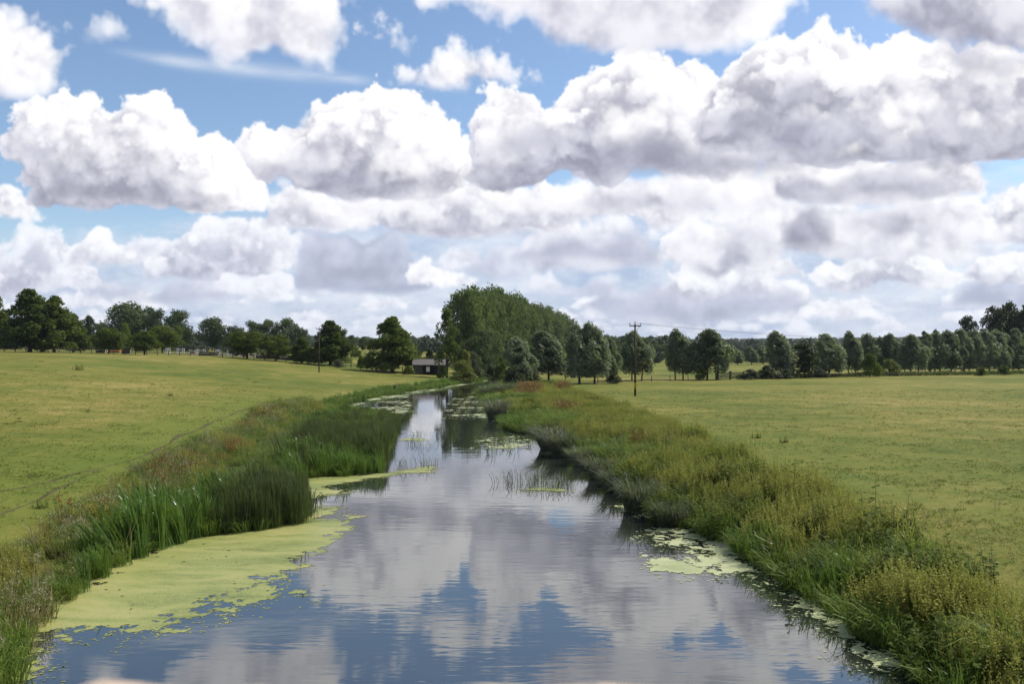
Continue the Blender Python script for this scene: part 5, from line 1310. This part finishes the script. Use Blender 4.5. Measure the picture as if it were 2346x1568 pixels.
def jump(px, Y, w, h, label, style='white', rz=0.):
    p = at_depth(px, Y); e = empty('horse_jump', p, rz); s = w/F*Y
    for x in (-s/2, s/2):
        m = MB()
        m.box((x-.22, 0, h/2), (.09, .09, h)); m.box((x+.22, 0, h/2*.94), (.09, .09, h*.94))
        for k in range(4): m.box((x, 0, h*(.2+.2*k)), (.36, .05, .09))
        m.box((x, 0, .05), (.1, .9, .1)); m.build('stand', M['white'], e)
    m = MB()
    if style == 'white':
        for z in (.4, .75): m.tube([(-s/2+.2, 0, h*z), (s/2-.2, 0, h*z)], .055, 7)
        m.build('rail', M['white'], e)
    elif style == 'orange':
        m.tube([(-s/2+.2, 0, h*.7), (s/2-.2, 0, h*.7)], .055, 7); m.build('rail', M['white'], e)
        f = MB(); f.box((0, 0, h*.25), (s-.6, .22, h*.45)); f.build('filler', M['orange'], e)
    tag(e, label, 'horse jump', 'horse jumps in the paddock')

def brush(px, Y, w, h, label, cap=True):
    p = at_depth(px, Y); e = empty('brush_fence', p); s = w/F*Y
    rng = np.random.default_rng(int(px)); n = 700
    P = np.stack([(rng.random(n)-.5)*s, (rng.random(n)-.5)*.5, h*(.25+.75*rng.random(n))], 1)
    V, Fq = leaf_quads(P, rng.normal(size=(n, 3)), .10, rng); obj('brush', np_mesh('brush', V, Fq, M['dark']), e)
    m = MB(); m.box((0, -.02, h*.22), (s, .6, h*.4)); m.build('board', M['darkboard'], e)
    if cap:
        m = MB(); m.tube([(-s/2, -.40, h*.55), (s/2, -.40, h*.55)], .06, 7); m.build('rail', M['white'] if cap == 1 else M['orange'], e)
        for x in (-s/2, s/2):
            m = MB(); m.box((x, -.36, h*.35), (.10, .10, h*.7)); m.build('upright', M['white'], e)
    tag(e, label, 'brush fence', 'brush fences in the paddock')

def build_paddock():
    m = plain_mat('arena_sand', (.060, .048, .038), (.095, .078, .062), 1.5, .95, .3)
    q = [at_depth(px, Y) for px, Y in ((395, 222), (560, 222), (640, 216), (640, 240), (560, 250), (395, 250))]
    # subdivide so that it lies on the slope
    xs = np.linspace(q[0][0], q[2][0], 30); ys = np.linspace(217, 248, 8); X, Y = np.meshgrid(xs, ys); V = np.stack([X, Y, terrain(X, Y)+.05], -1).reshape(-1, 3)
    i = np.arange(7)[:, None]*30+np.arange(29)[None]; Fc = np.stack([i, i+1, i+31, i+30], -1).reshape(-1, 4)
    tag(obj('riding_arena', np_mesh('riding_arena', V, Fc, m)), 'dark sanded riding arena beyond the left fence', 'riding arena', kind='structure')
    jump(385, 232, 6, 1.5, 'narrow white jump stand at the left end of the arena')
    jump(414, 222, 13, 1.65, 'white jump with two tall stands, left one in the arena')
    jump(461, 219, 14, 1.55, 'white jump with two tall stands, middle of the arena')
    jump(499, 226, 5, 1.45, 'narrow white jump stand right of the middle jump')
    jump(527, 221, 9, 1.6, 'white jump with close stands at the right of the arena')
    jump(442, 236, 14, 1.1, 'low jump with an orange filler behind the middle white jumps', 'orange')
    jump(541, 214, 12, 1.0, 'low jump with an orange filler near the right of the arena', 'orange')
    jump(560, 211, 14, 1.0, 'orange and white jump by the foot of the round tree at the arena end', 'orange')
    jump(575, 214, 20, 1.0, 'plain white low jump under the round tree at the arena end')
    brush(232, 212, 22, 1.3, 'dark brush fence with white rail left of the small round tree')
    brush(290, 211, 20, 1.4, 'dark brush fence with orange rail right of the small round tree', 2)
    brush(258, 222, 16, 1.6, 'tall dark brush fence just behind the small round tree', 0)
    brush(478, 208, 44, .9, 'long low dark brush fence in front of the arena', 0)
    brush(614, 206, 56, 1.3, 'long black brush fence left of the olive round tree', 0)
    brush(655, 208, 50, 1.1, 'long black brush fence right of the olive round tree', 0)
    p = at_depth(262, 210); f = MB(); s = 26/F*210; f.tube([(-s/2, 0, .45), (s/2, 0, .45)], .32, 10); o = f.build('jump_filler', M['orange'], None, p); tag(o, 'bright orange roll lying under the small round tree', 'jump filler')
    p = at_depth(545, 216); e = empty('water_trough', p); f = MB(); f.box((0, 0, .35), (1.3, .6, .5)); f.build('tank', M['blue'], e)
    for x in (-.5, .5):
        f = MB(); f.box((x, 0, .05), (.12, .5, .10)); f.build('foot', M['darkboard'], e)
    tag(e, 'blue trough at the right of the arena', 'trough')

def cow_mesh(name, mat):
    # one continuous body grown over a skeleton; stands facing +x
    J = [(-.75, 0, 1.15, .30), (-.2, 0, 1.08, .36), (.35, 0, 1.08, .36), (.75, 0, 1.18, .26), (1.1, 0, 1.32, .17), (1.4, 0, 1.22, .13), (1.65, 0, 1.05, .09)]
    E = [(0, 1), (1, 2), (2, 3), (3, 4), (4, 5), (5, 6)]
    def leg(root, pts):
        i = root
        for p in pts: J.append(p); E.append((i, len(J)-1)); i = len(J)-1
    for s in (-1, 1):
        leg(0, [(-.72, s*.22, .85, .15), (-.88, s*.22, .50, .075), (-.80, s*.22, .08, .06)])
        leg(3, [(.68, s*.2, .75, .12), (.68, s*.2, .42, .07), (.66, s*.2, .06, .06)])
    leg(0, [(-1.05, 0, 1.15, .05), (-1.1, 0, .6, .03)])
    leg(5, [(1.36, .2, 1.32, .05)]); leg(5, [(1.36, -.2, 1.32, .05)])
    me = bpy.data.meshes.new(name); me.from_pydata([j[:3] for j in J], E, []); me.materials.append(mat)
    o = bpy.data.objects.new('cow', me)
    md = o.modifiers.new('skin', 'SKIN')
    sv = me.skin_vertices[0] if me.skin_vertices else None
    if sv is None:
        import bmesh
        bm = bmesh.new(); bm.from_mesh(me); bm.verts.layers.skin.verify(); bm.to_mesh(me); bm.free(); sv = me.skin_vertices[0]
    for i, j in enumerate(J): sv.data[i].radius = (j[3], j[3]); sv.data[i].use_root = (i == 1)
    o.modifiers.new('sub', 'SUBSURF').levels = 1
    return o

def build_cattle():
    brown = plain_mat('brown_hide', (.16, .065, .025), (.24, .11, .05), 2., .8); cream = plain_mat('cream_hide', (.55, .47, .38), (.66, .60, .52), 2., .8)
    pro = {'brown': cow_mesh('cow_brown', brown), 'cream': cow_mesh('cow_cream', cream)}
    L = [(2066, 'brown', 'brown cow just right of the yellowish round bush', 0), (2079, 'cream', 'cream cow beside the brown one right of the yellowish bush', 3.0), (2106, 'cream', 'cream cow just right of the dark-stemmed willow', .2), (2127, 'cream', 'cream cow left of the brown cow in the middle of the herd', .1),
         (2134, 'brown', 'brown cow in the middle of the herd under the willow row', 3.2), (2148, 'cream', 'cream cow right of the brown one in the middle of the herd', .3), (2196, 'cream', 'pale cow alone, left of two under the willow row', .1), (2212, 'cream', 'pale cow right of two under the willow row', 3.1), (2328, 'brown', 'brown cow near the right edge, left of its neighbour', .1), (2340, 'cream', 'cream cow closest to the right edge', 2.9)]
    used = set()
    for px, k, lab, rz in L:
        o = pro[k] if k not in used else pro[k].copy()
        used.add(k); COL.objects.link(o)
        o.location = at_depth(px, 206 if px < 2250 else 214); o.rotation_euler = (0, 0, rz); tag(o, lab, 'cow', 'cattle grazing beyond the right hedge')

def build_far_wood():
    rng = np.random.default_rng(9)
    ms = []
    for i in range(4):
        c, L = crown('far_crown', 900+i, M['far'], e_oak, .06, .55, 14, .26, 420, .085, rough=.3); ms.append(c)
    col = proto_col('far_tree', ms)
    P = []; S = []
    def belt(px0, px1, Y0, Y1, n, h0, h1):
        px = px0+(px1-px0)*rng.random(n); Y = Y0+(Y1-Y0)*rng.random(n); x = (px-1173)/F*Y
        for a, b in zip(x, Y): P.append((a, b, gz(a, b))); h = h0+(h1-h0)*rng.random(); S.append((h*1.15, h*1.15, h))
    belt(1380, 2360, 330, 352, 75, 2.5, 5.0)       # hedge across the second meadow
    belt(1380, 1560, 470, 560, 40, 8, 13)
    belt(1540, 2360, 620, 900, 150, 6, 12)
    belt(1380, 2500, 1100, 2500, 900, 8, 14)
    belt(-200, 720, 380, 470, 60, 4, 8)
    belt(-200, 1100, 900, 2300, 500, 8, 14)
    belt(880, 1060, 430, 900, 40, 5, 9)
    belt(380, 700, 275, 282, 60, 1.2, 2.2)         # low hedge behind the arena
    belt(-100, 330, 300, 340, 24, 2, 5)
    scatter('far_wood', P, rng.random(len(P))*6.28, S, col, 'dark belts of far-off woods and hedges along the horizon', 'woodland', n_kinds=4)

# ------------------------------------------------------------------ bridge parapet under the camera
def build_parapet():
    z1 = CAM_Z-.60*.3838; nx = 120; xs = np.linspace(-1.6, 1.6, nx)
    rng = np.random.default_rng(2)
    def top(x):
        return z1+.0012*np.sin(x*9+1)+.0010*np.sin(x*23)+.0060*np.exp(-((x+.280)/.014)**2)+.0035*np.exp(-((x+.252)/.010)**2)
    prof = [(.12, -.03), (.16, 0), (.30, .003), (.45, .002), (.575, .0005), (.60, -.004), (.615, -.02), (.62, -.16), (.58, -.165), (.58, -6.6), (.10, -6.6)]
    V = []
    for x in xs:
        for y, dz in prof: V.append((x, y, top(x)+dz+(rng.normal()*.0012 if dz > -.05 else 0)))
    k = len(prof); f = []
    for i in range(nx-1):
        for j in range(k-1): f.append((i*k+j, (i+1)*k+j, (i+1)*k+j+1, i*k+j+1))
    me = np_mesh('parapet', V, np.array(f)[:, ::-1], M['parapet'], smooth=True)
    e = empty('bridge_parapet', (0, .3, z1)); o = obj('coping', me, e, (0, -.3, -z1))
    mb = MB()
    for x in (-.9, 0.1, 1.0): mb.box((x, .37-.3, -.002), (.008, .42, .012))
    mb.build('joint', M['barnstone'], e)
    tag(e, 'out-of-focus pale stone top of the bridge parapet at the bottom edge', 'parapet')

# ------------------------------------------------------------------ sky, sun, camera
def build_world(C, A):
    w = bpy.data.worlds.new('World'); SC.world = w; w.use_nodes = True; nt = w.node_tree; nt.nodes.clear()
    out = N(nt, 'ShaderNodeOutputWorld')
    sky = N(nt, 'ShaderNodeTexSky'); sky.sky_type = 'NISHITA'; sky.sun_disc = False; sky.sun_elevation = SUN_EL; sky.sun_rotation = SUN_AZ
    sky.air_density = 1.0; sky.dust_density = .6; sky.ozone_density = 3.2
    bs = N(nt, 'ShaderNodeBackground'); bs.inputs['Strength'].default_value = SKY_STRENGTH
    nt.links.new(sky.outputs[0], bs.inputs['Color'])
    im = bpy.data.images.new('cloud_field', SW, SH, alpha=True, float_buffer=True); im.colorspace_settings.name = 'Non-Color'
    px = np.dstack([C, A])[::-1].astype(np.float32); im.pixels.foreach_set(np.ascontiguousarray(px).ravel()); im.update(); im.pack()
    tc = N(nt, 'ShaderNodeTexCoord'); sx = N(nt, 'ShaderNodeSeparateXYZ'); nt.links.new(tc.outputs['Generated'], sx.inputs[0])
    yc = math_n(nt, 'MAXIMUM', sx.outputs['Y'], .02)
    u = math_n(nt, 'MULTIPLY_ADD', math_n(nt, 'DIVIDE', sx.outputs['X'], yc), F/(SX1-SX0), (1173-SX0)/(SX1-SX0))
    v = math_n(nt, 'MULTIPLY_ADD', math_n(nt, 'DIVIDE', sx.outputs['Z'], yc), F/(SY1-SY0), 1-(800-SY0)/(SY1-SY0))
    cb = N(nt, 'ShaderNodeCombineXYZ'); nt.links.new(u, cb.inputs[0]); nt.links.new(v, cb.inputs[1])
    it = N(nt, 'ShaderNodeTexImage'); it.image = im; it.extension = 'EXTEND'; it.interpolation = 'Cubic'; nt.links.new(cb.outputs[0], it.inputs[0])
    # weight of the detailed sector of sky; elsewhere looser cloud
    def edge(x, lo, hi): 
        m = nt.nodes.new('ShaderNodeMapRange'); m.interpolation_type = 'SMOOTHSTEP'; m.inputs['From Min'].default_value = lo; m.inputs['From Max'].default_value = hi
        nt.links.new(x, m.inputs[0]); return m.outputs[0]
    wgt = math_n(nt, 'MULTIPLY', math_n(nt, 'MULTIPLY', edge(u, .0, .05), edge(u, 1., .95)), math_n(nt, 'MULTIPLY', edge(v, 1., .93), edge(sx.outputs['Y'], .2, .3)))
    zc = math_n(nt, 'ADD', math_n(nt, 'MAXIMUM', sx.outputs['Z'], 0.), .10)
    cp = N(nt, 'ShaderNodeCombineXYZ'); nt.links.new(math_n(nt, 'DIVIDE', sx.outputs['X'], zc), cp.inputs[0]); nt.links.new(math_n(nt, 'DIVIDE', sx.outputs['Y'], zc), cp.inputs[1])
    nz = noise(nt, cp.outputs[0], 1.1, 7., .58, .3)
    ca = ramp(nt, nz, [(.46, (0, 0, 0)), (.60, (1, 1, 1))]); cc = ramp(nt, nz, [(.5, (.66, .67, .70)), (.72, (.30, .31, .36))])
    al = nt.nodes.new('ShaderNodeMix'); al.data_type = 'FLOAT'; nt.links.new(wgt, al.inputs[0]); nt.links.new(ca, al.inputs[2]); nt.links.new(it.outputs['Alpha'], al.inputs[3])
    cpre = mixc(nt, 1., cc, ca, 'MULTIPLY')
    cl = mixc(nt, wgt, cpre, it.outputs['Color'])
    ia = math_n(nt, 'SUBTRACT', 1., al.outputs[0])
    bc = N(nt, 'ShaderNodeBackground'); nt.links.new(cl, bc.inputs['Color']); bc.inputs['Strength'].default_value = CLOUD_STRENGTH
    blk = N(nt, 'ShaderNodeBackground'); blk.inputs['Strength'].default_value = 0.
    mx = N(nt, 'ShaderNodeMixShader'); nt.links.new(ia, mx.inputs[0]); nt.links.new(blk.outputs[0], mx.inputs[1]); nt.links.new(bs.outputs[0], mx.inputs[2])
    ad = N(nt, 'ShaderNodeAddShader'); nt.links.new(mx.outputs[0], ad.inputs[0]); nt.links.new(bc.outputs[0], ad.inputs[1])
    nt.links.new(ad.outputs[0], out.inputs[0])
    w.cycles.sampling_method = 'MANUAL'; w.cycles.sample_map_resolution = 1024
    sl = bpy.data.lights.new('sun', 'SUN'); sl.energy = SUN_POWER; sl.angle = radians(.53); sl.color = (1., .95, .86)
    so = obj('sun', sl)
    d = np.array([sin(SUN_AZ)*cos(SUN_EL), cos(SUN_AZ)*cos(SUN_EL), sin(SUN_EL)])
    from mathutils import Vector
    so.rotation_euler = Vector(d).to_track_quat('Z', 'Y').to_euler(); so.location = d*60

def build_camera():
    cd = bpy.data.cameras.new('camera'); cd.sensor_width = 36; cd.lens = 36*F/2346; cd.clip_start = .05; cd.clip_end = 20000
    co = obj('camera', cd, None, (0, 0, CAM_Z)); co.rotation_euler = (radians(90)+math.atan(16/F), 0, 0)
    cd.dof.use_dof = True; cd.dof.focus_distance = 45; cd.dof.aperture_fstop = 5.0
    SC.camera = co

def build_haze():
    mb = MB(); mb.box((0, 2150, 26), (8800, 4700, 68))
    m, nt, out = nodes('air'); v = N(nt, 'ShaderNodeVolumePrincipled'); v.inputs['Color'].default_value = (.80, .88, 1., 1); v.inputs['Density'].default_value = HAZE; v.inputs['Anisotropy'].default_value = .2
    nt.links.new(v.outputs[0], out.inputs['Volume']); tag(mb.build('haze', m), 'thin blue air between the eye and the far woods', 'haze', kind='stuff')

HAZE = .00006
SKY_STRENGTH, CLOUD_STRENGTH, SUN_POWER = .130, .93, 4.9
SC.view_settings.view_transform = 'Standard'; SC.view_settings.look = 'None'; SC.view_settings.exposure = .18; SC.view_settings.gamma = 1.
SC.render.engine = 'CYCLES'
SC.cycles.use_denoising = True
SC.cycles.max_bounces = 8; SC.cycles.transparent_max_bounces = 8; SC.cycles.diffuse_bounces = 3; SC.cycles.caustics_reflective = False; SC.cycles.caustics_refractive = False
TILE_W, TILE_V = make_tiles()
build_ground(); build_water(); build_tracks(); build_duckweed(); build_banks(); build_trees(); build_far_wood()
build_line(); build_fences(); build_barn(); build_paddock(); build_cattle(); build_parapet(); build_haze()
build_world(*sky_clouds()); build_camera()
